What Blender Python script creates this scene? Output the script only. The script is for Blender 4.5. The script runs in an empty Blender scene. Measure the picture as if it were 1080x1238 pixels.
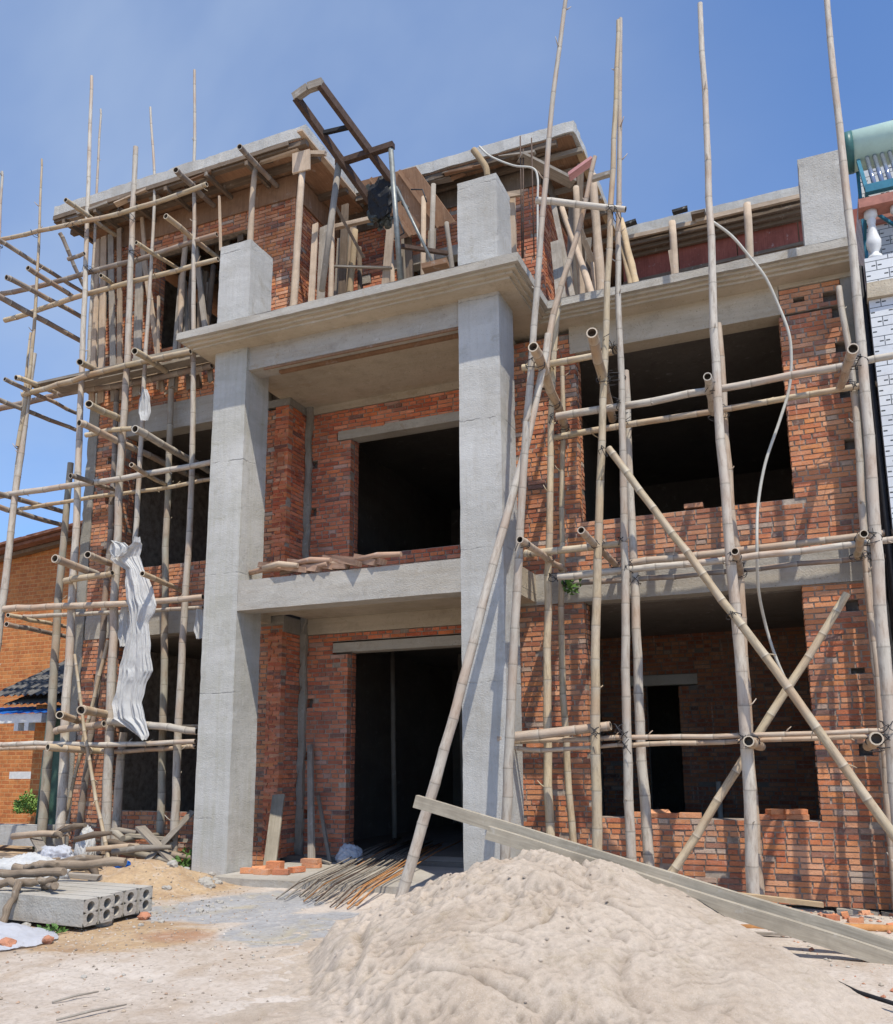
import bpy, bmesh, math, random
from mathutils import Vector, Matrix, noise
R_=random.Random(7)
C=bpy.context.scene.collection
BAMBOO=[
('tall grey bamboo upright just right of the right concrete column',0,[(4.31,-0.45,0.3),(4.39,-0.45,1.59),(4.55,-0.45,3.7),(4.68,-0.45,5.22),(4.83,-0.45,6.69),(5.08,-0.45,8.97),(5.31,-0.45,10.51)],0.062,0.03,1),
('long split bamboo leaning from the sand pile across the right concrete column',3,[(3.21,-0.62,0.0),(3.79,-0.6,1.77),(4.3,-0.5,3.65),(4.65,-0.4,4.85),(4.91,-0.3,6.2)],0.07,0.045,1),
('slanting bamboo rising past the porch corner towards the pink plank',3,[(4.72,0.1,5.73),(4.84,0.15,6.63),(5.2,0.15,7.74),(5.45,0.1,8.59)],0.05,0.032,2),
('yellow bamboo upright before the brick pier right of the porch',0,[(4.51,0.55,0.0),(4.51,0.55,1.82),(4.61,0.5,3.91),(4.73,0.45,6.08),(4.84,0.45,7.08)],0.06,0.04,3),
('slim knobbly bamboo upright against the brick pier right of the porch',0,[(4.7,0.94,0.0),(4.59,1.0,2.16),(4.62,1.05,4.06),(4.7,1.08,6.44)],0.05,0.036,3),
('thick yellowish bamboo upright left of the ground floor window',0,[(5.13,0.1,-0.05),(5.2,0.1,2.09),(5.27,0.1,3.48),(5.39,0.1,5.11),(5.54,0.1,7.03),(5.81,0.1,10.38)],0.064,0.032,3),
('pale grey bamboo upright second from the thick yellow one',0,[(5.49,0.17,-0.05),(5.5,0.2,1.78),(5.55,0.22,3.39),(5.6,0.25,5.42),(5.62,0.25,6.88),(5.8,0.3,10.59)],0.06,0.03,1),
('short mottled grey bamboo standing inside the window opening behind the pale upright',0,[(5.54,0.94,-0.05),(5.49,0.98,1.81),(5.51,1.0,3.46),(5.5,1.05,4.58),(5.51,1.08,6.22)],0.07,0.05,1),
('very tall thick bamboo upright in front of the right windows',0,[(6.66,0.3,-0.1),(6.71,0.2,1.57),(6.69,0.15,3.36),(6.67,0.12,5.29),(6.72,0.1,7.57),(6.78,0.1,10.23)],0.075,0.036,1),
('shadowed inner bamboo behind the very tall upright of the right windows',0,[(6.66,0.95,-0.1),(6.67,0.98,1.79),(6.69,1.0,3.43),(6.66,1.02,4.03),(6.65,1.05,5.45),(6.66,1.08,6.62)],0.07,0.05,2),
('tall bamboo upright at the right end of the house',0,[(7.99,0.25,-0.1),(8.04,0.25,1.55),(8.06,0.2,3.16),(8.12,0.2,5.23),(8.13,0.2,6.37),(8.13,0.2,10.02)],0.08,0.038,1),
('inner bamboo upright on the right end pier ending below the cornice',0,[(7.99,1.0,-0.1),(8.02,1.0,3.86),(8.05,1.0,5.57),(8.01,1.0,6.77)],0.055,0.042,1),
('thin paired bamboo upright beside the lower right end pier',0,[(7.95,0.75,-0.1),(7.99,0.75,2.32),(7.98,0.78,3.28),(8.0,0.8,3.82)],0.034,0.028,2),
('long bamboo brace sloping down to the right across the lower right window',3,[(5.47,-0.02,4.84),(6.24,-0.05,3.59),(7.0,-0.08,2.37),(7.99,-0.1,0.66)],0.044,0.055,3),
('bamboo brace sloping down to the left across the lower right window',3,[(7.78,0.55,3.1),(7.11,0.5,2.12),(5.85,0.42,0.24)],0.045,0.055,3),
('short top rail of bamboo crossing beside the porch cornice',1,[(4.38,0.35,6.15),(5.5,0.35,6.15)],0.05,0.045,3),
('upper bamboo rail across the upper right window',1,[(4.79,0.38,5.47),(6.58,0.38,5.49),(8.15,0.38,5.53),(8.58,0.38,5.56)],0.052,0.045,1),
('lower bamboo rail across the upper right window',1,[(4.61,0.92,5.44),(6.52,0.92,5.45),(7.34,0.92,5.48),(8.61,0.92,5.48)],0.045,0.04,3),
('short bamboo rail at the level of the first concrete band',1,[(4.37,0.3,3.81),(5.5,0.3,3.81)],0.05,0.045,3),
('pale bamboo rail running along the first concrete band',1,[(4.74,0.4,3.51),(6.46,0.4,3.54),(8.39,0.4,3.6)],0.045,0.04,1),
('bamboo rail just above the first concrete band',1,[(5.47,0.92,3.72),(6.68,0.92,3.74),(7.97,0.92,3.78),(8.45,0.92,3.8)],0.05,0.045,2),
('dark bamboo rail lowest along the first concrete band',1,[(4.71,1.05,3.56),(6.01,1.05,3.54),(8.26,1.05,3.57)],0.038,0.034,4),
('thick broken bamboo end lying on the lower right rails',1,[(4.09,0.05,1.66),(5.33,0.22,1.79)],0.066,0.06,2),
('upper of the two thin rails across the lower right window',1,[(4.0,0.25,1.61),(4.86,0.25,1.65),(6.36,0.25,1.65),(7.98,0.25,1.68)],0.032,0.03,2),
('lower of the two thin rails across the lower right window',1,[(5.47,0.4,1.58),(7.96,0.4,1.63)],0.03,0.028,2),
('crooked thin bamboo tied under the broken bamboo end',1,[(3.99,0.15,1.63),(4.4,0.2,1.54),(4.86,0.25,1.55),(5.46,0.3,1.58)],0.032,0.025,2),
('thick cross pole with an open end pointing out above the upper right window corner',2,[(5.53,-0.85,5.84),(5.29,1.2,5.65)],0.066,0.06,3),
('thick cross pole pointing out right of the porch column top',2,[(4.86,-0.75,5.86),(4.69,1.2,5.61)],0.066,0.06,3),
('cross pole end behind the very tall upright at the upper rail',2,[(6.61,-0.25,5.39),(6.53,0.95,5.44)],0.05,0.05,1),
('broken cross pole end on the upper rail near the right end',2,[(8.01,-0.3,5.41),(7.93,0.9,5.52)],0.062,0.055,2),
('cross pole pointing out beside the column at the first concrete band',2,[(4.62,-0.6,3.75),(4.61,1.15,3.75)],0.046,0.045,2),
('cross pole pointing out left of the thick yellow upright at the first band',2,[(5.25,-0.5,3.8),(5.27,1.2,3.74)],0.046,0.045,2),
('cross pole end under the first band rail beside the very tall upright',2,[(6.75,-0.15,3.49),(6.72,0.95,3.5)],0.045,0.045,2),
('cross pole end at the first band rail near the right end',2,[(7.94,-0.2,3.55),(7.92,0.85,3.55)],0.045,0.045,3),
('thick sawn cross pole stub at the lower rails beside the very tall upright',2,[(6.76,-0.1,1.59),(6.81,0.7,1.55)],0.062,0.06,3),
('thick hollow cross pole stub at the lower rails near the right end',2,[(7.88,-0.1,1.6),(7.84,0.7,1.54)],0.07,0.06,3),
('bamboo lying level beside the third floor brick pier',1,[(4.72,0.0,8.14),(5.23,0.05,7.98),(5.78,0.05,7.77)],0.05,0.045,1),
('tallest bamboo upright at the left end of the house',0,[(-2.83,0.6,0.0),(-2.93,0.6,2.83),(-2.98,0.6,4.85),(-3.12,0.6,7.54),(-3.23,0.6,9.85),(-3.43,0.6,13.21)],0.08,0.032,1),
('thin bamboo tied behind the tallest left upright',0,[(-3.15,0.75,7.83),(-3.24,0.75,10.62),(-3.31,0.75,12.63)],0.035,0.02,1),
('bamboo upright with a sawn top second from the left end',0,[(-1.92,0.55,0.0),(-2.08,0.6,2.8),(-2.15,0.6,4.76),(-2.19,0.6,7.72),(-2.32,0.6,11.47)],0.078,0.05,1),
('slender wavy bamboo upright above the white cloth',0,[(-1.85,0.65,3.61),(-1.84,0.65,4.74),(-1.85,0.65,6.38),(-1.87,0.65,8.1),(-1.89,0.65,10.47),(-2.1,0.65,12.18)],0.05,0.022,1),
('tall bamboo upright left of the left concrete column',0,[(-0.87,0.7,0.0),(-0.9,0.7,2.75),(-0.88,0.7,4.78),(-0.9,0.7,6.07),(-1.0,0.7,8.03),(-1.25,0.7,12.64)],0.068,0.026,1),
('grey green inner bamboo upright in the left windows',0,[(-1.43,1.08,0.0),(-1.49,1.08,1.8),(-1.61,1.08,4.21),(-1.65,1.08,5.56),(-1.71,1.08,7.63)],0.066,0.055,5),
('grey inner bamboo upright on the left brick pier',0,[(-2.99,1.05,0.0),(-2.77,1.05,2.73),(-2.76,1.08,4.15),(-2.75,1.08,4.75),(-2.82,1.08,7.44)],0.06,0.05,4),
('short inner bamboo upright below the lowest left rails',0,[(-2.16,0.95,0.0),(-2.11,0.95,1.87)],0.075,0.07,1),
('thick dark green bamboo upright left of the tallest left upright',0,[(-3.8,1.15,0.0),(-3.78,1.15,1.74),(-3.82,1.15,4.39),(-3.79,1.15,6.35)],0.085,0.06,5),
('leaning thick bamboo upright at the far left crossing the sky',0,[(-4.4,0.5,2.47),(-4.28,0.5,4.37),(-4.23,0.5,5.92),(-4.09,0.5,8.08)],0.07,0.05,1),
('thin upper bamboo spliced to the far left upright',0,[(-4.22,0.45,6.47),(-4.1,0.45,7.88),(-4.12,0.45,9.22),(-4.27,0.45,11.73)],0.04,0.02,3),
('thin bamboo tip beside the far left splice',0,[(-4.33,0.55,5.67),(-4.31,0.55,7.23),(-4.29,0.55,8.53)],0.035,0.02,3),
('thin leaning bamboo at the left edge of the sky',0,[(-4.86,0.5,3.53),(-5.07,0.5,8.39),(-5.28,0.5,11.81)],0.05,0.025,1),
('thin pale stick leaning before the left uprights',3,[(-2.57,0.35,2.98),(-2.03,0.3,1.23),(-1.4,0.15,-0.08)],0.024,0.034,3),
('thin yellow brace leaning left behind the left uprights',3,[(-2.34,0.75,3.24),(-2.78,0.75,1.31),(-2.92,0.75,0.6)],0.034,0.03,3),
('curved long bamboo rail under the left roof edge',1,[(-5.1,0.35,10.32),(-3.83,0.35,10.2),(-2.56,0.35,10.1),(-1.7,0.35,10.08),(-1.04,0.35,10.1),(-0.6,0.35,10.12)],0.04,0.046,3),
('upper bamboo rail across the third floor left window',1,[(-5.36,0.72,9.54),(-4.14,0.72,9.49),(-1.93,0.72,9.47),(-0.66,0.72,9.51)],0.05,0.045,4),
('lower bamboo rail across the third floor left window',1,[(-5.13,0.72,9.0),(-3.1,0.72,9.09),(-1.47,0.72,9.07),(-0.61,0.72,9.06)],0.05,0.045,3),
('bamboo edge pole of the left plank deck',1,[(-4.21,0.45,7.35),(-2.99,0.45,7.43),(-1.94,0.45,7.47),(-0.83,0.45,7.46)],0.05,0.05,3),
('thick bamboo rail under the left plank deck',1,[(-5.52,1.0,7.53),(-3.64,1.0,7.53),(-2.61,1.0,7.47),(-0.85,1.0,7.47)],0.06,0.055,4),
('upper bamboo rail across the second floor left window',1,[(-4.7,0.5,5.7),(-3.09,0.48,5.67),(-2.03,0.48,5.65),(-0.36,0.48,5.66)],0.055,0.05,1),
('lower bamboo rail across the second floor left window',1,[(-4.72,0.95,5.59),(-3.26,0.95,5.61),(-1.64,0.95,5.58),(-0.72,0.95,5.6)],0.04,0.038,3),
('upper bamboo rail at the first concrete band on the left',1,[(-4.22,0.48,3.81),(-2.09,0.48,3.71),(-0.4,0.48,3.69)],0.06,0.05,2),
('lower bamboo rail at the first concrete band on the left',1,[(-4.24,0.85,3.73),(-2.48,0.85,3.67),(-0.68,0.85,3.62)],0.04,0.036,1),
('thick short bamboo rail left of the white cloth',1,[(-3.02,0.5,4.16),(-2.1,0.5,4.19)],0.056,0.05,3),
('curved short bamboo tied at the left corner upright',1,[(-2.82,0.5,6.46),(-2.36,0.5,6.46),(-1.83,0.5,6.42)],0.045,0.045,3),
('thick bamboo of the lowest left deck below the cloth',1,[(-1.97,0.5,2.01),(-1.1,0.5,1.93),(-0.42,0.5,1.84)],0.062,0.06,1),
('upper rail of the lowest left deck',1,[(-4.23,0.5,1.71),(-3.08,0.5,1.71),(-1.98,0.5,1.68),(-0.44,0.5,1.71)],0.045,0.04,1),
('lower rail of the lowest left deck',1,[(-4.58,0.8,1.65),(-3.28,0.8,1.65),(-2.1,0.8,1.59),(-0.67,0.8,1.64)],0.038,0.036,2),
('short thick bamboo between the left uprights above the lowest deck',1,[(-2.92,0.45,1.89),(-2.02,0.45,1.97)],0.06,0.06,2),
('large open ended cross pole at the second floor left window head',2,[(-2.2,-0.1,6.64),(-2.31,0.75,6.71)],0.066,0.061,3),
('long cross pole entering the second floor left window, lower of two',2,[(-2.24,-0.2,6.32),(-2.24,2.5,6.26)],0.06,0.055,2),
('long cross pole entering the second floor left window, upper of two',2,[(-1.27,-0.1,6.1),(-1.55,1.9,6.14)],0.066,0.061,1),
('slim cross pole in front of the second floor left window',2,[(-1.41,0.0,5.62),(-1.6,0.95,5.63)],0.042,0.039,3),
('cross pole beside the left uprights at the second floor rails',2,[(-2.54,0.0,5.61),(-2.58,1.0,5.67)],0.045,0.041,4),
('large open ended cross pole left of the cloth at the first band',2,[(-2.62,-0.1,4.33),(-2.84,0.95,4.33)],0.07,0.064,1),
('dark mouthed cross pole just left of the cloth knot',2,[(-2.2,0.1,4.39),(-2.43,0.85,4.42)],0.06,0.055,2),
('slim cross pole right of the white cloth',2,[(-1.17,0.1,4.02),(-1.34,1.15,3.98)],0.045,0.041,3),
('dark cross pole far left, first above the second floor rails',2,[(-4.33,0.2,5.63),(-4.38,1.7,5.7)],0.05,0.046,4),
('dark cross pole far left, second above the second floor rails',2,[(-4.31,0.2,5.42),(-4.4,1.7,5.47)],0.05,0.046,4),
('thin dark cross pole far left at the first band, upper',2,[(-3.8,0.2,3.63),(-4.16,1.7,3.67)],0.04,0.037,3),
('thin dark cross pole far left at the first band, lower',2,[(-3.82,0.2,3.49),(-4.15,1.7,3.52)],0.045,0.041,4),
('dark cross pole high at the left, topmost against the sky',2,[(-4.61,0.0,10.02),(-4.29,1.6,9.8)],0.045,0.041,4),
('brown cross pole high at the left, second from the top',2,[(-3.82,0.0,9.3),(-3.8,0.95,9.26)],0.05,0.046,4),
('long dark cross pole high at the left, third from the top',2,[(-4.15,-0.1,9.16),(-4.05,1.4,9.16)],0.052,0.048,4),
('thick dark cross pole high at the left, lowest of four',2,[(-4.35,-0.1,8.88),(-4.16,1.5,8.79)],0.058,0.053,4),
('dark cross pole end at the left deck, upper',2,[(-4.11,0.0,7.43),(-4.01,1.4,7.36)],0.042,0.039,4),
('cross pole end under the left plank deck',2,[(-3.99,0.1,7.48),(-4.05,1.0,7.59)],0.05,0.046,3),
('thin dark cross pole under the left deck',2,[(-4.41,0.1,7.2),(-4.11,1.5,7.11)],0.045,0.041,4),
('thick cross pole end under the deck beside the porch',2,[(-1.47,0.0,7.39),(-1.74,1.1,7.54)],0.06,0.055,3),
('cross pole end under the deck at the tallest upright',2,[(-2.64,0.1,7.48),(-2.96,0.8,7.69)],0.06,0.055,3),
('cross pole in the third floor left window, right',2,[(-1.13,0.1,9.57),(-1.11,1.35,9.55)],0.05,0.046,3),
('cross pole in the third floor left window, middle',2,[(-1.79,0.2,9.35),(-1.79,1.2,9.44)],0.04,0.037,3),
('cross pole in the third floor left window, left',2,[(-2.54,0.3,9.02),(-2.92,1.0,9.3)],0.04,0.037,3),
('bamboo outrigger under the left roof edge near the corner',2,[(-3.13,0.0,10.34),(-3.13,1.1,10.35)],0.045,0.041,3),
('dark outrigger under the middle of the left roof edge',2,[(-1.0,0.1,10.32),(-1.13,1.2,10.43)],0.055,0.051,4),
('dark outrigger under the right end of the left roof edge',2,[(0.17,0.1,10.36),(0.09,1.2,10.46)],0.05,0.046,4),
('large hollow cross pole at the lowest deck left of the second upright',2,[(-1.9,-0.1,2.14),(-2.11,0.6,2.11)],0.072,0.066,3),
('hollow cross pole at the lowest deck beside the tallest upright',2,[(-2.39,0.0,2.09),(-2.72,0.7,2.02)],0.062,0.057,3),
('hollow cross pole of the lowest left rails',2,[(-2.59,0.0,1.64),(-2.38,0.9,1.59)],0.06,0.055,3),
('steep dark strut at the left end below the roof corner',2,[(-3.74,0.5,10.2),(-3.55,0.9,9.39)],0.04,0.037,4),
('short dark stub left of the tallest upright below the roof',2,[(-3.5,0.5,9.65),(-3.16,0.5,9.68)],0.04,0.037,4),
]
TIMBER=[
('timber_prop', 'peeled log prop with a square plate head at the roof corner left of the hoist', 'timber props under the roof formwork', 'log', [(0.85, 0.75, 10.18), (0.74, 0.75, 7.27)], 0.055, 0.055, 1),
('timber_prop', 'peeled log prop directly above the left concrete stub', 'timber props under the roof formwork', 'log', [(-0.04, 0.8, 10.63), (-0.14, 0.8, 7.27)], 0.05, 0.05, 1),
('timber_prop', 'pale flat board prop leaning beside the left pier corner', 'timber props under the roof formwork', 'board', [(0.77, 1.3, 9.66), (0.81, 1.12, 7.27)], 0.1, 0.03, 1),
('timber_prop', 'grey green board prop next to the pale flat board', 'timber props under the roof formwork', 'board', [(0.86, 1.4, 9.65), (0.92, 1.21, 7.27)], 0.13, 0.03, 3),
('timber_prop', 'knotty log prop behind the slanting hoist leg', 'timber props under the roof formwork', 'log', [(1.02, 1.4, 9.95), (1.0, 1.4, 7.27)], 0.045, 0.045, 1),
('timber_prop', 'bright yellow log prop in the terrace recess', 'timber props under the roof formwork', 'log', [(1.19, 1.8, 9.75), (1.04, 1.8, 7.27)], 0.055, 0.055, 2),
('timber_prop', 'weathered board prop between the knotty log and the yellow log', 'timber props under the roof formwork', 'board', [(0.89, 1.9, 9.74), (0.76, 1.9, 7.27)], 0.13, 0.03, 3),
('timber_prop', 'weathered board prop touching the yellow log', 'timber props under the roof formwork', 'board', [(0.94, 2.0, 9.85), (0.86, 2.0, 7.27)], 0.1, 0.03, 3),
('timber_prop', 'broad pale board prop behind the straight hoist leg', 'timber props under the roof formwork', 'board', [(1.98, 1.5, 9.44), (1.8, 1.5, 7.27)], 0.12, 0.03, 1),
('timber_prop', 'short stick prop just left of the right concrete stub', 'timber props under the roof formwork', 'log', [(3.16, 0.9, 8.8), (3.32, 0.9, 7.27)], 0.035, 0.035, 3),
('timber_beam', 'level formwork bearer across the terrace recess', 'formwork bearers', 'board', [(0.79, 1.5, 9.67), (1.83, 1.5, 9.63)], 0.08, 0.06, 1),
('timber_batten', 'thin level batten nailed across the terrace props', 'formwork bearers', 'board', [(0.91, 1.45, 8.99), (2.03, 1.45, 8.69)], 0.05, 0.03, 3),
('timber_brace', 'dark thin brace sloping across the terrace props', 'formwork bearers', 'board', [(1.18, 1.2, 9.8), (1.47, 1.6, 9.07)], 0.04, 0.03, 4),
('timber_beam', 'pale bearer lying over the square plate of the corner prop', 'formwork bearers', 'board', [(0.39, 0.7, 10.59), (1.2, 0.85, 10.46)], 0.06, 0.06, 1),
('plate', 'square plywood head of the corner log prop', None, 'board', [(0.88, 0.68, 10.46), (0.87, 0.7, 10.14)], 0.3, 0.03, 1),
('timber_prop', 'board prop with a cap left of the terrace pier behind the right stub', 'timber props under the roof formwork', 'board', [(3.7, 2.2, 9.92), (3.7, 2.2, 7.27)], 0.09, 0.05, 1),
('timber_beam', 'short cap piece right behind the top of the right stub', 'formwork bearers', 'board', [(3.64, 2.1, 9.87), (3.9, 2.1, 9.84)], 0.05, 0.09, 1),
('timber_prop', 'log prop second from the terrace pier on its right side', 'timber props under the roof formwork', 'log', [(4.76, 1.9, 9.56), (4.79, 1.9, 7.27)], 0.05, 0.05, 1),
('timber_prop', 'stout log prop leaning left of the thick yellow bamboo', 'timber props under the roof formwork', 'log', [(4.99, 2.0, 9.75), (5.08, 1.87, 7.27)], 0.065, 0.065, 1),
('timber_prop', 'slanting log prop crossing behind the second prop', 'timber props under the roof formwork', 'log', [(4.47, 2.2, 9.51), (5.12, 1.34, 7.27)], 0.045, 0.045, 1),
('timber_prop', 'short thin log prop between the stout log and the slanting log', 'timber props under the roof formwork', 'log', [(4.9, 2.2, 8.49), (4.96, 2.2, 7.27)], 0.035, 0.035, 1),
('timber_prop', 'dark slanting board behind the terrace props', 'timber props under the roof formwork', 'board', [(4.47, 3.0, 9.84), (5.24, 3.0, 7.27)], 0.08, 0.04, 4),
('timber_prop', 'bright yellow log prop beside the wing terrace formwork, right of a pair', 'timber props under the roof formwork', 'log', [(5.26, 2.6, 9.33), (5.67, 1.71, 7.27)], 0.05, 0.05, 2),
('timber_prop', 'thin yellow log prop, left of the bright pair', 'timber props under the roof formwork', 'log', [(5.23, 2.6, 9.07), (5.59, 1.62, 7.27)], 0.035, 0.035, 2),
('timber_prop', 'grey board leaning on the terrace pier, upper one', 'timber props under the roof formwork', 'board', [(4.33, 2.2, 9.69), (4.82, 1.45, 7.27)], 0.07, 0.03, 3),
('timber_prop', 'grey board leaning on the terrace pier, lower one', 'timber props under the roof formwork', 'board', [(4.47, 1.8, 8.71), (4.66, 1.29, 7.27)], 0.14, 0.03, 3),
('timber_prop', 'first prop of the wing terrace formwork right of the pale upright', 'timber props under the roof formwork', 'log', [(5.76, 4.6, 10.39), (5.73, 4.6, 7.27)], 0.07, 0.07, 1),
('timber_prop', 'short split post beside the first prop of the wing terrace', 'timber props under the roof formwork', 'board', [(5.74, 4.2, 9.63), (5.91, 4.2, 7.27)], 0.05, 0.04, 1),
('timber_prop', 'second prop of the wing terrace formwork nearest the right stub', 'timber props under the roof formwork', 'log', [(6.98, 4.6, 10.4), (6.88, 4.6, 7.27)], 0.07, 0.07, 1),
('broad_board', 'broad grey board sloping under the centre roof corner', 'loose formwork boards', 'board', [(4.04, 1.6, 10.06), (4.65, 2.2, 9.85)], 0.2, 0.04, 3),
('pink_plank', 'pink painted plank fixed across under the centre roof corner', None, 'board', [(4.87, 1.1, 9.16), (5.2, 1.1, 9.32)], 0.13, 0.05, 6),
('timber_stub', 'short timber end sticking out right of the pink plank', 'loose formwork boards', 'board', [(5.15, 1.2, 9.11), (5.41, 1.2, 9.12)], 0.07, 0.06, 3),
('board', 'dark board end lying on the wing roof edge, left', 'boards lying on the wing roof edge', 'board', [(4.8, 5.0, 10.79), (5.09, 5.0, 10.82)], 0.12, 0.05, 5),
('board', 'dark board end lying on the wing roof edge, middle', 'boards lying on the wing roof edge', 'board', [(5.72, 5.0, 10.82), (5.98, 5.0, 10.83)], 0.12, 0.05, 5),
('board', 'brown board hanging below the wing roof edge behind the tall upright', 'boards lying on the wing roof edge', 'board', [(6.04, 5.0, 10.66), (6.27, 5.0, 10.66)], 0.2, 0.05, 4),
('timber_prop', 'pale board prop on the left pier, third from the corner', 'timber props under the roof formwork', 'board', [(-3.05, 1.1, 10.47), (-2.77, 1.1, 7.27)], 0.1, 0.03, 1),
('timber_prop', 'thin pale batten before the left concrete stub', 'timber props under the roof formwork', 'board', [(-0.67, 0.75, 10.2), (-0.59, 0.75, 9.23)], 0.035, 0.03, 1),
('timber_prop', 'board prop behind the sawn bamboo upright, left of a pair', 'timber props under the roof formwork', 'board', [(-2.57, 1.12, 10.57), (-2.48, 1.2, 9.54)], 0.07, 0.03, 1),
('timber_prop', 'board prop leaning right of the sawn bamboo upright', 'timber props under the roof formwork', 'board', [(-2.51, 1.12, 9.97), (-1.88, 1.09, 7.27)], 0.09, 0.03, 1),
('timber_prop', 'splintered board leaning at the window foot, first', 'timber props under the roof formwork', 'board', [(-2.59, 1.15, 9.74), (-2.39, 1.07, 7.27)], 0.15, 0.03, 3),
('timber_prop', 'thin board at the window foot beside the wavy upright', 'timber props under the roof formwork', 'board', [(-2.09, 1.1, 8.98), (-1.91, 1.01, 7.27)], 0.05, 0.03, 1),
('timber_prop', 'shadowed board prop in the left part of the third floor window', 'timber props under the roof formwork', 'board', [(-2.48, 1.4, 10.39), (-2.39, 1.4, 7.27)], 0.13, 0.03, 4),
('timber_prop', 'log prop slanting in the third floor window, left of the tall upright', 'timber props under the roof formwork', 'log', [(-1.75, 1.3, 10.65), (-1.72, 1.17, 7.27)], 0.05, 0.05, 1),
('timber_prop', 'board prop at the foot left of the tall upright, first', 'timber props under the roof formwork', 'board', [(-1.82, 1.3, 9.41), (-1.64, 1.03, 7.27)], 0.07, 0.03, 3),
('timber_prop', 'board prop at the foot left of the tall upright, second', 'timber props under the roof formwork', 'board', [(-1.85, 1.4, 9.35), (-1.44, 1.2, 7.27)], 0.1, 0.03, 3),
('timber_prop', 'weathered board prop right of the tall upright, leaning', 'timber props under the roof formwork', 'board', [(-1.58, 1.35, 9.87), (-0.94, 1.1, 7.27)], 0.09, 0.03, 3),
('timber_prop', 'second weathered board right of the tall upright', 'timber props under the roof formwork', 'board', [(-1.5, 1.4, 9.48), (-1.28, 1.2, 7.27)], 0.08, 0.03, 4),
('timber_prop', 'round dark prop close to the left concrete stub', 'timber props under the roof formwork', 'log', [(-1.33, 1.5, 9.56), (-1.29, 1.29, 7.27)], 0.05, 0.05, 4),
('timber_prop', 'stub of plywood prop left of the concrete stub top', 'timber props under the roof formwork', 'board', [(-1.38, 1.6, 10.46), (-1.33, 1.6, 9.8)], 0.08, 0.03, 4),
('timber_prop', 'pale shuttering board on the left corner, first', 'timber props under the roof formwork', 'board', [(-3.55, 1.12, 10.39), (-3.36, 1.09, 7.27)], 0.12, 0.03, 1),
('timber_prop', 'pale shuttering board on the left corner, second', 'timber props under the roof formwork', 'board', [(-3.42, 1.14, 10.43), (-3.14, 1.07, 7.27)], 0.13, 0.03, 1),
('timber_prop', 'pale shuttering board on the left corner, third', 'timber props under the roof formwork', 'board', [(-3.25, 1.12, 10.41), (-2.88, 1.08, 7.27)], 0.12, 0.03, 3),
('timber_prop', 'short upright board above the window head right of the tall upright', 'timber props under the roof formwork', 'board', [(-0.69, 1.35, 10.27), (-0.68, 1.35, 9.76)], 0.1, 0.03, 4),
('split_plank', 'split plank lying furthest left on the porch beam', 'split planks on the porch beam', 'board', [(0.77, 0.16, 4.02), (1.58, 0.02, 3.77)], 0.11, 0.05, 1),
('split_plank', 'split plank second from the left on the porch beam', 'split planks on the porch beam', 'board', [(0.98, 0.22, 4.08), (1.76, 0.0, 3.79)], 0.11, 0.05, 1),
('split_plank', 'short split plank on top of the porch beam pile', 'split planks on the porch beam', 'board', [(1.2, 0.18, 4.08), (1.94, 0.02, 3.81)], 0.11, 0.05, 1),
('split_plank', 'rust stained plank in the middle of the porch beam pile', 'split planks on the porch beam', 'board', [(1.73, 0.18, 4.06), (2.36, -0.06, 3.7)], 0.11, 0.05, 2),
('split_plank', 'long plank right of the middle of the porch beam pile', 'split planks on the porch beam', 'board', [(1.84, 0.22, 4.03), (2.58, 0.0, 3.73)], 0.11, 0.05, 1),
('split_plank', 'last split plank on the right of the porch beam pile', 'split planks on the porch beam', 'board', [(2.18, 0.22, 3.96), (2.66, 0.0, 3.75)], 0.11, 0.05, 1),
('split_plank', 'plank underneath on the porch beam pile', 'split planks on the porch beam', 'board', [(0.94, 0.18, 3.97), (2.15, 0.03, 3.73)], 0.11, 0.05, 1),
]
CLOTH=[(-1.61, -1.53, 4.65), (-1.63, -1.53, 4.57), (-1.8, -1.52, 4.51), (-2.03, -1.52, 4.46), (-2.06, -1.54, 4.38), (-1.97, -1.47, 4.3), (-1.73, -1.42, 4.19), (-1.75, -1.33, 4.04), (-1.73, -1.26, 3.83), (-1.67, -1.2, 3.62), (-1.64, -1.22, 3.52), (-1.63, -1.28, 3.37), (-1.64, -1.23, 3.23), (-1.67, -1.24, 2.95), (-1.72, -1.23, 2.76), (-1.73, -1.21, 2.69), (-1.75, -1.27, 2.53), (-1.8, -1.28, 2.25), (-1.77, -1.26, 2.04), (-1.55, -1.21, 1.94), (-1.29, -1.17, 1.79), (-1.22, -1.18, 1.73)]
HOSE=[(6.75, 0.1, 7.37), (6.93, 0.2, 7.21), (7.09, 0.3, 6.98), (7.24, 0.4, 6.74), (7.34, 0.5, 6.46), (7.43, 0.55, 6.12), (7.44, 0.6, 5.84), (7.39, 0.65, 5.48), (7.26, 0.65, 5.11), (7.08, 0.65, 4.65), (6.97, 0.65, 4.18), (6.93, 0.6, 3.71), (6.9, 0.8, 3.28), (6.93, 1.1, 2.91), (7.01, 1.15, 2.54), (7.09, 1.2, 2.29)]
CONDUIT=[(3.4, 1.6, 10.43), (3.61, 1.5, 10.13), (4.02, 1.3, 9.72), (4.33, 1.2, 9.52), (4.4, 1.2, 9.34), (4.39, 1.2, 8.97), (4.37, 1.2, 8.22)]
REBARS=[[(4.04, 1.6, 10.4), (4.02, 1.6, 8.44)], [(4.08, 1.6, 10.18), (4.04, 1.6, 8.44)], [(4.21, 1.6, 10.32), (4.2, 1.6, 8.4)]]
BRANCH=[(3.19, 1.9, 10.65), (3.3, 1.9, 10.46), (3.39, 1.9, 10.28), (3.41, 1.9, 10.12)]
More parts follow.
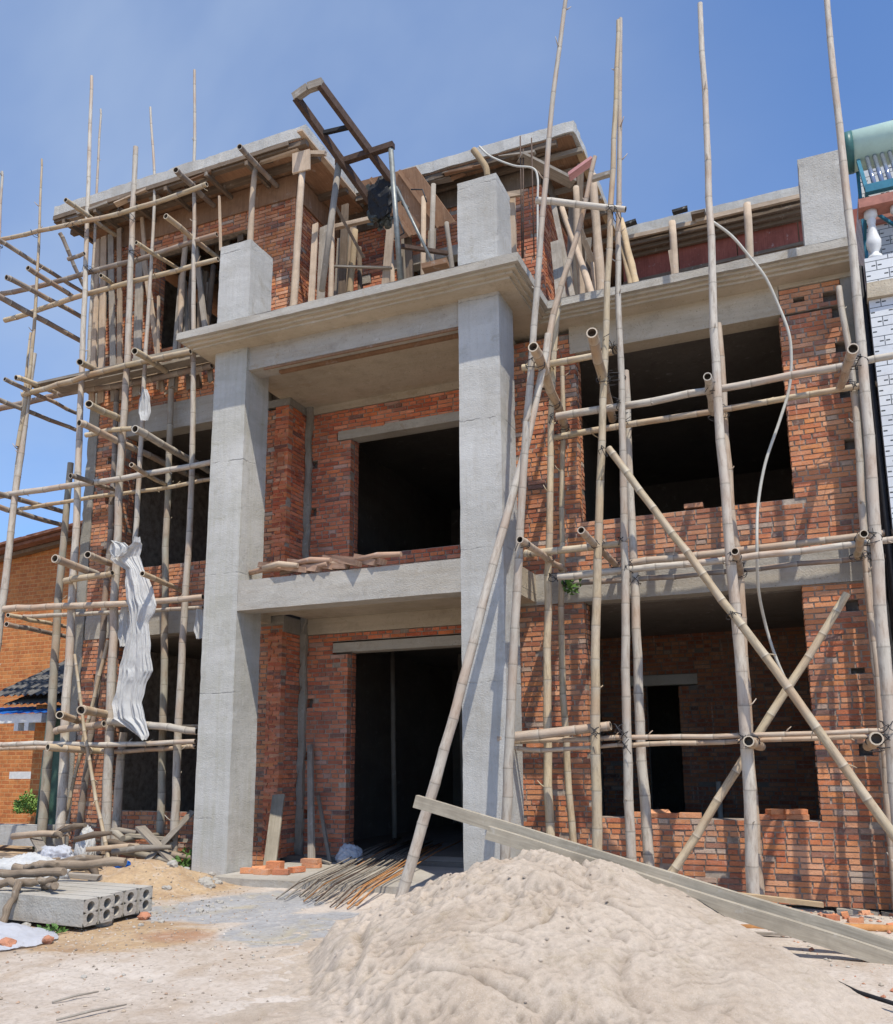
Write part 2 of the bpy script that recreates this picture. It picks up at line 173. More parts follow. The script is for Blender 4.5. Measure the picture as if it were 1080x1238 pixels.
HOISTP={'ra': [(1.74, -0.8, 9.96), (2.37, 0.6, 8.81)], 'rb': [(2.11, -0.8, 10.02), (2.62, 0.25, 9.18)], 'cb': [(2.0, -0.45, 9.69), (2.28, -0.45, 9.7)], 'ax': [(1.94, -0.08, 9.42), (2.81, -0.08, 9.44)], 'l1': [(1.98, -0.08, 9.4), (1.77, -0.1, 7.56)], 'l2': [(2.77, -0.08, 9.39), (2.93, -0.1, 7.45)], 'pipe': [(2.81, 0.0, 8.87), (3.41, -0.15, 7.52)], 'mot': (2.46, 0.35, 9.02), 'foot': (3.44, -0.2, 7.46), 'st': [(2.84, 0.1, 8.06), (3.29, 0.6, 8.13)]}
# ---------------------------------------------------------------- materials
def newmat(name):
    m=bpy.data.materials.new(name); m.use_nodes=True
    nt=m.node_tree; nt.nodes.clear()
    o=nt.nodes.new('ShaderNodeOutputMaterial'); b=nt.nodes.new('ShaderNodeBsdfPrincipled')
    nt.links.new(b.outputs[0],o.inputs[0]); b.inputs['Roughness'].default_value=.85
    b.inputs['Specular IOR Level'].default_value=.25
    return m,nt,b
class N:
    """tiny node helper"""
    def __init__(s,nt): s.nt=nt; s.tc=None
    def new(s,t,**k):
        n=s.nt.nodes.new(t)
        for a,b in k.items(): setattr(n,a,b)
        return n
    def link(s,a,b): s.nt.links.new(a,b)
    def coord(s,kind='Object',scale=(1,1,1)):
        if s.tc is None: s.tc=s.new('ShaderNodeTexCoord')
        mp=s.new('ShaderNodeMapping'); s.link(s.tc.outputs[kind],mp.inputs[0]); mp.inputs['Scale'].default_value=scale
        return mp.outputs[0]
    def noise(s,vec,scale,detail=6,rough=.6,dist=0):
        n=s.new('ShaderNodeTexNoise'); s.link(vec,n.inputs['Vector']); n.inputs['Scale'].default_value=scale
        n.inputs['Detail'].default_value=detail; n.inputs['Roughness'].default_value=rough; n.inputs['Distortion'].default_value=dist
        return n.outputs[0]
    def ramp(s,fac,stops):
        r=s.new('ShaderNodeValToRGB'); s.link(fac,r.inputs[0]); e=r.color_ramp.elements
        while len(e)<len(stops): e.new(.5)
        for k,(p,c) in enumerate(stops):
            e[k].position=p; e[k].color=(c,c,c,1) if isinstance(c,(int,float)) else (*c,1)
        return r.outputs[0]
    def mix(s,fac,a,b,mode='MIX'):
        m=s.new('ShaderNodeMix',data_type='RGBA',blend_type=mode)
        for inp,v in ((m.inputs[0],fac),(m.inputs[6],a),(m.inputs[7],b)):
            if isinstance(v,(int,float)): inp.default_value=v if inp==m.inputs[0] else (v,v,v,1)
            elif isinstance(v,tuple): inp.default_value=(*v,1)
            else: s.link(v,inp)
        return m.outputs[2]
    def math(s,op,a,b=0,c=0):
        m=s.new('ShaderNodeMath',operation=op)
        for i,v in enumerate((a,b,c)):
            if isinstance(v,(int,float)): m.inputs[i].default_value=v
            else: s.link(v,m.inputs[i])
        return m.outputs[0]
    def attr(s,name):
        a=s.new('ShaderNodeAttribute',attribute_name=name); return a
    def rand(s): return s.new('ShaderNodeObjectInfo').outputs['Random']
    def sep(s,vec):
        n=s.new('ShaderNodeSeparateXYZ'); s.link(vec,n.inputs[0]); return n.outputs
    def bump(s,h,b,strength=.4,dist=.01,prev=None):
        n=s.new('ShaderNodeBump'); n.inputs['Strength'].default_value=strength; n.inputs['Distance'].default_value=dist
        s.link(h,n.inputs['Height']); 
        if prev: s.link(prev,n.inputs['Normal'])
        s.link(n.outputs[0],b.inputs['Normal']); return n.outputs[0]
def mat_brick():
    m,nt,b=newmat('red_brick'); n=N(nt); a=n.attr('Col'); co=n.coord()
    f=n.noise(co,38,5,.65); f2=n.noise(co,2.2,4,.6); f3=n.noise(co,14,6,.75)
    c=n.mix(n.ramp(f,[(.4,.0),(.85,.3)]),a.outputs['Color'],(.68,.36,.21))
    c=n.mix(n.ramp(f3,[(.54,0),(.74,.6)]),c,(.52,.45,.39))         # smeared mortar
    c=n.mix(n.ramp(f2,[(.44,0),(.66,.5)]),c,(.22,.09,.055))
    c=n.mix(n.ramp(n.noise(co,90,3,.6),[(.56,0),(.7,.6)]),c,(.07,.04,.035))
    c=n.mix(n.ramp(n.noise(n.coord('Object',(1,1,.5)),.55,4,.6),[(.46,0),(.68,.28)]),c,(.34,.22,.16)); c=n.mix(n.ramp(n.noise(n.coord('Object',(7,7,.5)),2,4,.7),[(.62,0),(.76,.5)]),c,(.60,.54,.47))
    n.link(c,b.inputs['Base Color']); b.inputs['Roughness'].default_value=.95
    n.bump(n.math('ADD',f3,n.math('MULTIPLY',f,.5)),b,.8,.008)
    return m
def mat_mortar():
    m,nt,b=newmat('lime_mortar'); n=N(nt); co=n.coord()
    c=n.ramp(n.noise(co,9,6,.7),[(.3,(.17,.135,.11)),(.7,(.48,.41,.34))])
    n.link(c,b.inputs['Base Color']); n.bump(n.noise(co,70,4,.7),b,.6,.006); return m
def mat_concrete(name='grey_concrete',base=(.53,.525,.505),dark=(.30,.29,.265),warm=(.40,.36,.29),seams=True,stain=.5,streakx=False):
    m,nt,b=newmat(name); n=N(nt); co=n.coord()
    big=n.noise(co,.9,6,.6,.4); st=n.noise(n.coord('Object',(5,5,.35) if not streakx else (.5,5,5)),2.2,6,.65)
    c=n.mix(n.ramp(big,[(.35,0),(.7,1)]),base,tuple(x*.82 for x in base))
    c=n.mix(n.ramp(st,[(.48,0),(.80,stain*.6)]),c,warm)
    c=n.mix(n.ramp(n.noise(co,4,8,.75),[(.52,0),(.8,.7)]),c,dark)
    sp=n.noise(co,34,3,.5); c=n.mix(n.ramp(sp,[(.66,0),(.72,.7)]),c,dark)
    bd=n.noise(n.coord('Object',(11,11,.6) if not streakx else (.6,.6,11)),1.6,3,.6); c=n.mix(n.ramp(bd,[(.38,.14),(.5,0)]),c,dark)
    pit=n.ramp(n.noise(co,95,2,.5),[(.66,0),(.72,1)]); c=n.mix(n.math('MULTIPLY',pit,.4),c,(.12,.11,.10))
    c=n.mix(n.ramp(n.noise(n.coord('Object',(.35,.35,1.3)),1.1,5,.7),[(.40,.0),(.60,.32)]),c,tuple(x*.62 for x in warm))
    rg=n.ramp(n.noise(co,1.9,7,.8,1.2),[(.58,0),(.66,1)]); c=n.mix(n.math('MULTIPLY',rg,.5),c,tuple(x*.8 for x in warm))
    c=n.mix(n.ramp(n.noise(co,7,6,.7,.6),[(.6,0),(.75,.45)]),c,(.62,.61,.58))
    h=n.math('SUBTRACT',n.noise(co,60,4,.6),n.math('MULTIPLY',pit,.9))
    if seams:
        xyz=n.sep(n.coord()); wob=n.math('MULTIPLY',n.noise(n.coord('Object',(1,1,.2)),2.2,6,.75),.12)
        z=n.math('ADD',xyz[2],wob); md=n.math('ABSOLUTE',n.math('SUBTRACT',n.math('FRACT',n.math('MULTIPLY',z,1/1.57)),.5))
        line=n.ramp(md,[(.0,1),(.003,.9),(.008,0)])
        msk=n.ramp(n.noise(n.coord('Object',(1,1,.4)),2.6,4,.7),[(.45,.0),(.6,1)])
        line=n.math('MULTIPLY',line,msk); c=n.mix(n.math('MULTIPLY',line,.6),c,(.16,.155,.15))
        h=n.math('SUBTRACT',h,n.math('MULTIPLY',line,.8))
    n.link(c,b.inputs['Base Color']); b.inputs['Roughness'].default_value=.92
    n.bump(n.math('ADD',h,n.math('MULTIPLY',n.noise(co,9,6,.65),1.2)),b,.75,.009); return m
def mat_bamboo():
    m,nt,b=newmat('bamboo'); n=N(nt); co=n.coord(); a=n.attr('Col'); uv=n.coord('UV',(3,1,1)); ob=n.attr('tone'); 
    base=a.outputs['Color']; sp=n.new('ShaderNodeSeparateColor'); n.link(base,sp.inputs[0]); node=sp.outputs[0]
    tone=n.attr('Tone').outputs['Color']
    streak=n.noise(n.coord('UV',(26,1.2,1)),1.5,6,.7); big=n.noise(co,3.2,5,.65)
    c=n.mix(n.ramp(streak,[(.35,0),(.75,.55)]),tone,n.mix(.6,tone,(.12,.10,.085)))
    c=n.mix(n.ramp(big,[(.42,0),(.68,.6)]),c,n.mix(.5,tone,(.55,.50,.42)))
    c=n.mix(n.ramp(n.noise(n.coord('UV',(5,3,1)),1.3,6,.75),[(.48,0),(.66,.7)]),c,(.19,.14,.10)); c=n.mix(n.ramp(n.noise(co,1.1,3,.6),[(.45,0),(.62,.5)]),c,(.40,.25,.16))
    c=n.mix(n.math('MULTIPLY',node,.62),c,(.13,.11,.09)); c=n.mix(n.math('MULTIPLY',sp.outputs[1],.45),c,(.60,.55,.46))
    n.link(c,b.inputs['Base Color']); b.inputs['Roughness'].default_value=.62; b.inputs['Specular IOR Level'].default_value=.35
    n.bump(n.math('ADD',streak,n.math('MULTIPLY',n.noise(co,50,3),.5)),b,.35,.004); return m
def mat_wood(name,lo,hi,grain=1.):
    m,nt,b=newmat(name); n=N(nt); uv=n.coord('UV',(22,1.3,1)); co=n.coord(); r=n.rand()
    g=n.noise(uv,1.6,8,.7,.8); c=n.ramp(g,[(.25,lo),(.7,hi)])
    c=n.mix(n.ramp(n.noise(co,2.6,5,.7),[(.4,0),(.75,.55)]),c,tuple(x*.45 for x in lo))
    c=n.mix(n.ramp(n.noise(co,8,5,.7),[(.6,0),(.74,.5)]),c,(.5,.49,.46))
    hv=n.new('ShaderNodeHueSaturation'); n.link(c,hv.inputs['Color']); n.link(n.math('ADD',.78,n.math('MULTIPLY',r,.44)),hv.inputs['Value'])
    n.link(hv.outputs[0],b.inputs['Base Color']); n.bump(g,b,.5,.004); return m
def mat_plain(name,col,rough=.6,metal=0,var=.25,scale=9,bump=.2,dark=None):
    m,nt,b=newmat(name); n=N(nt); co=n.coord()
    d=dark or tuple(x*(1-var) for x in col)
    n.link(n.mix(n.ramp(n.noise(co,scale,6,.7),[(.35,0),(.7,1)]),col,d),b.inputs['Base Color'])
    b.inputs['Roughness'].default_value=rough; b.inputs['Metallic'].default_value=metal
    if bump: n.bump(n.noise(co,scale*4,4,.6),b,bump,.005)
    return m
def mat_sand():
    m,nt,b=newmat('pale_sand'); n=N(nt); co=n.coord()
    c=n.ramp(n.noise(co,1.3,7,.65,.3),[(.3,(.47,.38,.30)),(.5,(.56,.475,.395)),(.7,(.62,.535,.46))])
    c=n.mix(n.ramp(n.noise(co,3.1,5,.7,1.),[(.55,0),(.72,.5)]),c,(.37,.30,.20))
    c=n.mix(n.ramp(n.noise(co,46,8,.9),[(.47,0),(.64,.55)]),c,(.36,.28,.205)); c=n.mix(n.ramp(n.noise(co,130,4,.7),[(.55,0),(.66,.6)]),c,(.66,.60,.52))
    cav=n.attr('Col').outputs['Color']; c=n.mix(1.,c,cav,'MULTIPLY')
    n.link(c,b.inputs['Base Color']); b.inputs['Roughness'].default_value=1.
    wv=n.new('ShaderNodeVectorMath',operation='ADD'); nz=n.new('ShaderNodeTexNoise'); n.link(co,nz.inputs['Vector']); nz.inputs['Scale'].default_value=3.; nz.inputs['Detail'].default_value=4
    sc_=n.new('ShaderNodeVectorMath',operation='SCALE'); n.link(nz.outputs[1],sc_.inputs[0]); sc_.inputs['Scale'].default_value=.55; n.link(co,wv.inputs[0]); n.link(sc_.outputs[0],wv.inputs[1])
    vo=n.new('ShaderNodeTexVoronoi',feature='DISTANCE_TO_EDGE'); n.link(wv.outputs[0],vo.inputs['Vector']); vo.inputs['Scale'].default_value=3.2
    msk=n.ramp(n.noise(co,2.3,5,.7),[(.54,0),(.66,1)]); crack=n.math('MULTIPLY',n.ramp(vo.outputs[0],[(.0,1),(.022,0)]),msk)
    c2=n.mix(n.math('MULTIPLY',crack,.25),c,(.30,.23,.15)); n.link(c2,b.inputs['Base Color'])  # crevice shade painted in as a darker colour along the cracks
    hh=n.math('ADD',n.math('ADD',n.math('MULTIPLY',n.noise(co,34,10,.85),.7),n.math('MULTIPLY',n.noise(co,220,2,.6),.5)),n.math('MULTIPLY',crack,-.8))
    hh=n.math('ADD',hh,n.math('MULTIPLY',n.noise(co,110,6,.8),.9))
    n.bump(hh,b,.8,.014); return m
def mat_ground():
    m,nt,b=newmat('dusty_ground'); n=N(nt); co=n.coord(); a=n.attr('Col'); sp=n.new('ShaderNodeSeparateColor'); n.link(a.outputs['Color'],sp.inputs[0])
    w=n.noise(co,1.7,8,.7,.6); fine=n.noise(co,26,6,.7)
    dust=n.ramp(n.noise(co,.9,8,.65,.5),[(.3,(.40,.325,.255)),(.5,(.50,.43,.365)),(.7,(.57,.51,.45))])
    dust=n.mix(n.ramp(n.noise(n.coord('Object',(1,.35,1)),2.6,6,.7,.4),[(.50,0),(.68,.6)]),dust,(.36,.27,.19))
    soil=n.ramp(n.noise(co,2.5,8,.7),[(.3,(.30,.19,.11)),(.6,(.46,.33,.20))])
    slur=n.ramp(n.noise(co,2.2,8,.75,.8),[(.3,(.24,.24,.24)),(.55,(.35,.35,.355)),(.75,(.46,.455,.44))])
    slur=n.mix(n.ramp(n.noise(co,1.3,4,.6,1.),[(.55,0),(.7,.7)]),slur,(.42,.36,.24))
    k=n.math('MULTIPLY',n.math('SUBTRACT',w,.5),.9)
    f1=n.ramp(n.math('ADD',sp.outputs[0],k),[(.42,0),(.58,1)]); f2=n.ramp(n.math('ADD',sp.outputs[1],n.math('MULTIPLY',k,.7)),[(.46,0),(.54,1)])
    f3=n.ramp(n.math('ADD',sp.outputs[2],k),[(.4,0),(.7,1)])
    c=n.mix(f1,dust,soil); c=n.mix(n.math('MULTIPLY',f3,.65),c,(.34,.17,.10)); c=n.mix(f2,c,slur)
    c=n.mix(n.ramp(fine,[(.47,0),(.72,.55)]),c,(.19,.15,.115))
    c=n.mix(n.ramp(n.noise(co,7,8,.8,.8),[(.52,0),(.68,.5)]),c,(.64,.58,.52))
    n.link(c,b.inputs['Base Color']); b.inputs['Roughness'].default_value=.95
    n.bump(n.math('ADD',n.math('MULTIPLY',n.noise(co,14,8,.75),1.),n.math('MULTIPLY',n.noise(co,120,3,.6),.35)),b,.8,.014); return m
def mat_cloth(name,col):
    m,nt,b=newmat(name); n=N(nt); co=n.coord()
    n.link(n.mix(n.ramp(n.noise(co,5,6,.7),[(.4,0),(.75,.5)]),col,tuple(x*.7 for x in col)),b.inputs['Base Color'])
    b.inputs['Roughness'].default_value=.9; b.inputs['Specular IOR Level'].default_value=.1
    tr=n.new('ShaderNodeBsdfTranslucent'); tr.inputs[0].default_value=(*col,1); ms=n.new('ShaderNodeMixShader'); ms.inputs[0].default_value=.35
    o=[x for x in nt.nodes if x.type=='OUTPUT_MATERIAL'][0]; n.link(b.outputs[0],ms.inputs[1]); n.link(tr.outputs[0],ms.inputs[2]); n.link(ms.outputs[0],o.inputs[0])
    n.bump(n.noise(n.coord('Object',(1,1,.45)),16,8,.7,1.),b,.9,.02); return m
def mat_brickwall(name,c1,c2,mo,bw=.25,bh=.09,shadow=.3):
    m,nt,b=newmat(name); n=N(nt); uv=n.coord('UV'); t=n.new('ShaderNodeTexBrick'); n.link(uv,t.inputs[0])
    t.inputs['Color1'].default_value=(*c1,1); t.inputs['Color2'].default_value=(*c2,1); t.inputs['Mortar'].default_value=(*mo,1)
    t.inputs['Scale'].default_value=1; t.inputs['Brick Width'].default_value=bw; t.inputs['Row Height'].default_value=bh; t.inputs['Mortar Size'].default_value=.011
    t.inputs['Mortar Smooth'].default_value=.4; t.inputs['Bias'].default_value=-.1
    c=n.mix(n.ramp(n.noise(uv,3,6,.7),[(.4,0),(.7,.5)]),t.outputs[0],tuple(x*.45 for x in c1))
    c=n.mix(n.ramp(n.noise(uv,13,5,.7),[(.5,0),(.7,.6)]),c,tuple(min(1,x*1.3) for x in c2))
    n.link(c,b.inputs['Base Color']); n.bump(n.math('SUBTRACT',1,t.outputs[1]),b,.6,.012); return m
def mat_tile():
    m,nt,b=newmat('white_wall_tile'); n=N(nt); uv=n.coord('UV'); t=n.new('ShaderNodeTexBrick'); n.link(uv,t.inputs[0])
    for k,c in (('Color1',(.66,.68,.70)),('Color2',(.58,.60,.63)),('Mortar',(.10,.11,.12))): t.inputs[k].default_value=(*c,1)
    t.inputs['Scale'].default_value=1; t.inputs['Brick Width'].default_value=.24; t.inputs['Row Height'].default_value=.115; t.inputs['Mortar Size'].default_value=.005
    x=n.sep(uv); row=n.math('FLOOR',n.math('DIVIDE',x[1],.115)); odd=n.math('MODULO',n.math('ABSOLUTE',row),2)
    u=n.math('FRACT',n.math('DIVIDE',n.math('ADD',x[0],n.math('MULTIPLY',odd,.12)),.24)); v=n.math('FRACT',n.math('DIVIDE',x[1],.115))
    du=n.math('ABSOLUTE',n.math('SUBTRACT',n.math('ABSOLUTE',n.math('SUBTRACT',u,.5)),.13)); dv=n.math('ABSOLUTE',n.math('SUBTRACT',v,.5))
    mk=n.math('MULTIPLY',n.math('LESS_THAN',du,.085),n.math('LESS_THAN',dv,.07))
    c=n.mix(mk,t.outputs[0],(.05,.055,.06)); c=n.mix(n.ramp(n.noise(uv,5,5,.7),[(.5,0),(.75,.4)]),c,(.36,.37,.38))
    n.link(c,b.inputs['Base Color']); b.inputs['Roughness'].default_value=.4; return m
M={}
M['brick']=mat_brick(); M['mortar']=mat_mortar()
M['conc']=mat_concrete(); M['conc_warm']=mat_concrete('stained_concrete',(.56,.49,.385),(.25,.21,.155),(.42,.335,.22),False,.85,True)
M['conc_band']=mat_concrete('band_concrete',(.47,.445,.40),(.22,.20,.17),(.37,.30,.21),False,.75,True)
M['conc_left']=mat_concrete('streaked_concrete',(.54,.53,.50),(.32,.305,.265),(.38,.36,.26),True,.95)
M['cage']=mat_concrete('rough_concrete',(.34,.32,.28),(.13,.12,.10),(.28,.25,.19),False,.4)
M['bamboo']=mat_bamboo()
WD=[((.33,.24,.16),(.52,.40,.28)),((.36,.27,.19),(.56,.44,.33)),((.36,.26,.15),(.54,.41,.26)),((.20,.17,.14),(.37,.33,.28)),((.10,.075,.055),(.22,.165,.12)),((.02,.02,.022),(.06,.055,.05)),((.48,.22,.22),(.62,.34,.33)),((.25,.215,.165),(.43,.38,.30)),((.11,.075,.05),(.38,.30,.22)),((.26,.14,.09),(.52,.36,.26))]
for i,(a,b) in enumerate(WD): M['wood%d'%i]=mat_wood('timber_%s'%('fresh peeled yellow weathered dark black pink grey brown reddish'.split()[i]),a,b)
M['ply']=mat_wood('formwork_plywood',(.22,.12,.07),(.38,.23,.14)); M['redply']=mat_wood('red_formwork_board',(.20,.06,.045),(.33,.11,.08))
M['sand']=mat_sand(); M['ground']=mat_ground()
M['cloth']=mat_cloth('white_torn_sheeting',(.74,.74,.73)); M['sheet']=mat_cloth('pale_sheet',(.66,.68,.74)); M['blue']=mat_cloth('blue_sheet',(.03,.16,.55))
M['steel']=mat_plain('rusty_steel',(.10,.065,.05),.7,.3,.5,20); M['rod']=mat_plain('rusted_rod',(.13,.09,.07),.75,.2,.5,12); M['rodo']=mat_plain('orange_rust_rod',(.50,.24,.09),.85,.0,.4,12)
M['rodg']=mat_plain('dusty_rod',(.34,.30,.25),.85,.0,.5,12)
M['pipe']=mat_plain('galvanised_pipe',(.25,.265,.255),.5,.5,.4,14); M['white']=mat_plain('white_plastic_hose',(.56,.54,.48),.5,0,.2,6)
M['dark']=mat_plain('black_metal',(.025,.025,.028),.6,.2,.5,20); M['grease']=mat_plain('greasy_metal',(.11,.12,.11),.55,.4,.7,25)
M['adobe']=mat_brickwall('orange_brick_wall',(.42,.14,.05),(.55,.225,.075),(.54,.31,.14),.25,.095)
M['rooftile']=mat_plain('red_roof_tile',(.27,.14,.10),.9,0,.5,6,.4); M['slate']=mat_plain('grey_roof_tile',(.15,.145,.14),.9,0,.55,7,.4)
M['tile']=mat_tile(); M['whitep']=mat_plain('white_paint',(.72,.73,.73),.5,0,.25,7); M['redp']=mat_plain('faded_red_paint',(.42,.18,.14),.6,0,.35,9)
M['tank']=mat_plain('pale_green_enamel',(.55,.72,.62),.3,.0,.25,2,.05); M['tankend']=mat_plain('dark_green_cap',(.06,.16,.15),.4); M['frame']=mat_plain('blue_green_frame',(.05,.20,.28),.4,.2)
def mat_glass():
    m,nt,b=newmat('vacuum_tube_glass'); b.inputs['Base Color'].default_value=(.30,.33,.40,1); b.inputs['Roughness'].default_value=.12; b.inputs['Metallic'].default_value=.6; return m
M['tube']=mat_glass()
M['green']=mat_plain('green_paint',(.07,.14,.11),.5,0,.4,9); M['leaf']=mat_plain('leaf_green',(.10,.20,.04),.6,0,.6,12,0); M['leaf2']=mat_plain('bright_leaf_green',(.22,.36,.08),.6,0,.5,12,0); M['soil']=mat_plain('yellow_soil',(.42,.28,.15),1,0,.35,7,.9)
M['stone']=mat_concrete('rubble_stone',(.42,.40,.36),(.2,.19,.17),(.35,.28,.2),False,.4)
M['tie']=mat_plain('tie_wire',(.04,.04,.045),.6)
M['dim']=mat_concrete('interior_shade_tone',(.20,.18,.16),(.10,.09,.085),(.16,.12,.09),False,.4)  # concrete darkened overall, room shade put into the colour
# ---------------------------------------------------------------- mesh builder
class MB:
    def __init__(s): s.v=[];s.f=[];s.uv=[];s.col=[];s.tone=[];s.sm=[];s.mi=[];s.m=0
    def face(s,idx,uv,col=(1,1,1),smooth=False,tone=None):
        s.f.append(idx); s.uv+=uv; s.col+= (col if isinstance(col,list) else [col]*len(idx)); s.sm.append(smooth); s.mi.append(s.m)
        s.tone+=[tone or (1,1,1)]*len(idx)
    def quad(s,ps,col=(1,1,1),uv=None,smooth=False):
        k=len(s.v); s.v+=[tuple(p) for p in ps]
        if uv is None:
            a,b,c=Vector(ps[0]),Vector(ps[1]),Vector(ps[2]); n=(b-a).cross(c-a)
            ax=max(range(3),key=lambda i:abs(n[i]))
            uv=[((p[1],p[2]) if ax==0 else (p[0],p[2]) if ax==1 else (p[0],p[1])) for p in ps]
        s.face(tuple(range(k,k+len(ps))),list(uv),col,smooth)
    def hexa(s,p,col=(1,1,1),uvl=None):
        # p: 8 corners, bottom 0-3 ccw, top 4-7
        for q in ((3,2,1,0),(4,5,6,7),(0,1,5,4),(1,2,6,5),(2,3,7,6),(3,0,4,7)): s.quad([p[i] for i in q],col)
    def box(s,x0,x1,y0,y1,z0,z1,col=(1,1,1)):
        s.hexa([(x0,y0,z0),(x1,y0,z0),(x1,y1,z0),(x0,y1,z0),(x0,y0,z1),(x1,y0,z1),(x1,y1,z1),(x0,y1,z1)],col)
    def bar(s,a,b,w,d,up=None,col=(1,1,1),jit=0):
        a,b=Vector(a),Vector(b); t=(b-a); L=t.length; t.normalize(); u=Vector(up) if up else (Vector((0,0,1)) if abs(t.z)<.8 else Vector((0,-1,0)))
        side=t.cross(u).normalized(); u=side.cross(t).normalized()
        P=[]
        for q in (a,b):
            for i,j in ((-1,-1),(1,-1),(1,1),(-1,1)):
                P.append(q+side*(i*w/2+R_.uniform(-jit,jit))+u*(j*d/2+R_.uniform(-jit,jit))+t*R_.uniform(-jit,jit)*2)
        for q in ((0,1,2,3),(7,6,5,4)): s.quad([P[i] for i in q],col,[(0,0),(w,0),(w,d),(0,d)])
        for q,ww in (((1,0,4,5),w),((2,1,5,6),d),((3,2,6,7),w),((0,3,7,4),d)):
            s.quad([P[i] for i in q],col,[(0,0),(ww,0),(ww,L),(0,L)])
    def tube(s,pts,rads,seg=8,caps=True,cols=None,tone=None,uvl=0,smooth=True):
        pts=[Vector(p) for p in pts]; n=len(pts); base=len(s.v); L=[0]
        for i in range(1,n): L.append(L[-1]+(pts[i]-pts[i-1]).length)
        prev=None
        for i in range(n):
            t=(pts[min(i+1,n-1)]-pts[max(i-1,0)])
            if t.length<1e-9: t=Vector((0,0,1))
            t.normalize()
            if prev is None: u=t.orthogonal().normalized()
            else: u=(prev-t*prev.dot(t)); u=u.normalized() if u.length>1e-6 else t.orthogonal().normalized()
            prev=u; w=t.cross(u)
            for k in range(seg):
                a=2*math.pi*k/seg; s.v.append(tuple(pts[i]+(u*math.cos(a)+w*math.sin(a))*rads[i]))
        for i in range(n-1):
            for k in range(seg):
                k2=(k+1)%seg; q=(base+i*seg+k,base+i*seg+k2,base+(i+1)*seg+k2,base+(i+1)*seg+k)
                u0,u1=k/seg,(k+1)/seg
                cc=(1,1,1) if cols is None else [cols[i],cols[i],cols[i+1],cols[i+1]]
                s.face(q,[(u0,L[i]+uvl),(u1,L[i]+uvl),(u1,L[i+1]+uvl),(u0,L[i+1]+uvl)],cc,smooth,tone)
        if caps:
            for ring,rev in ((0,True),(n-1,False)):
                idx=[base+ring*seg+k for k in range(seg)]
                if rev: idx=idx[::-1]
                s.face(tuple(idx),[(.5+.1*math.cos(6.283*k/seg),.1*math.sin(6.283*k/seg)) for k in range(seg)],(0,0,0) if cols is not None else (1,1,1),False,tone)
    def build(s,name,mats,parent=None,loc=None):
        me=bpy.data.meshes.new(name); o=Vector(loc) if loc is not None else Vector((0,0,0))
        me.from_pydata([(a[0]-o.x,a[1]-o.y,a[2]-o.z) for a in s.v],[],s.f); me.update()
        uvl=me.uv_layers.new(name='UVMap'); uvl.data.foreach_set('uv',[x for u in s.uv for x in u])
        ca=me.color_attributes.new('Col','FLOAT_COLOR','CORNER'); ca.data.foreach_set('color',[x for c in s.col for x in (*c,1)])
        ta=me.color_attributes.new('Tone','FLOAT_COLOR','CORNER'); ta.data.foreach_set('color',[x for c in s.tone for x in (*c,1)])
        me.polygons.foreach_set('use_smooth',s.sm); me.polygons.foreach_set('material_index',s.mi)
        for m in (mats if isinstance(mats,(list,tuple)) else [mats]): me.materials.append(m)
        me.update(); ob=bpy.data.objects.new(name,me); C.objects.link(ob); ob.location=o
        if parent:
            ob.parent=parent
            q=parent; w=Vector((0,0,0))
            while q: w=w+q.location; q=q.parent
            ob.location=o-w
        return ob
def tag(o,label=None,cat=None,group=None,kind=None):
    if label: o['label']=label
    if cat: o['category']=cat
    if group: o['group']=group
    if kind: o['kind']=kind
    return o
def empty(name,loc,label,cat,group=None):
    o=bpy.data.objects.new(name,None); C.objects.link(o); o.location=loc; o.empty_display_size=.2
    return tag(o,label,cat,group)
def single(name,mb,mat,label,cat,group=None,kind=None):
    b=min(mb.v,key=lambda p:p[2]); 
    return tag(mb.build(name,mat,None,b),label,cat,group,kind)
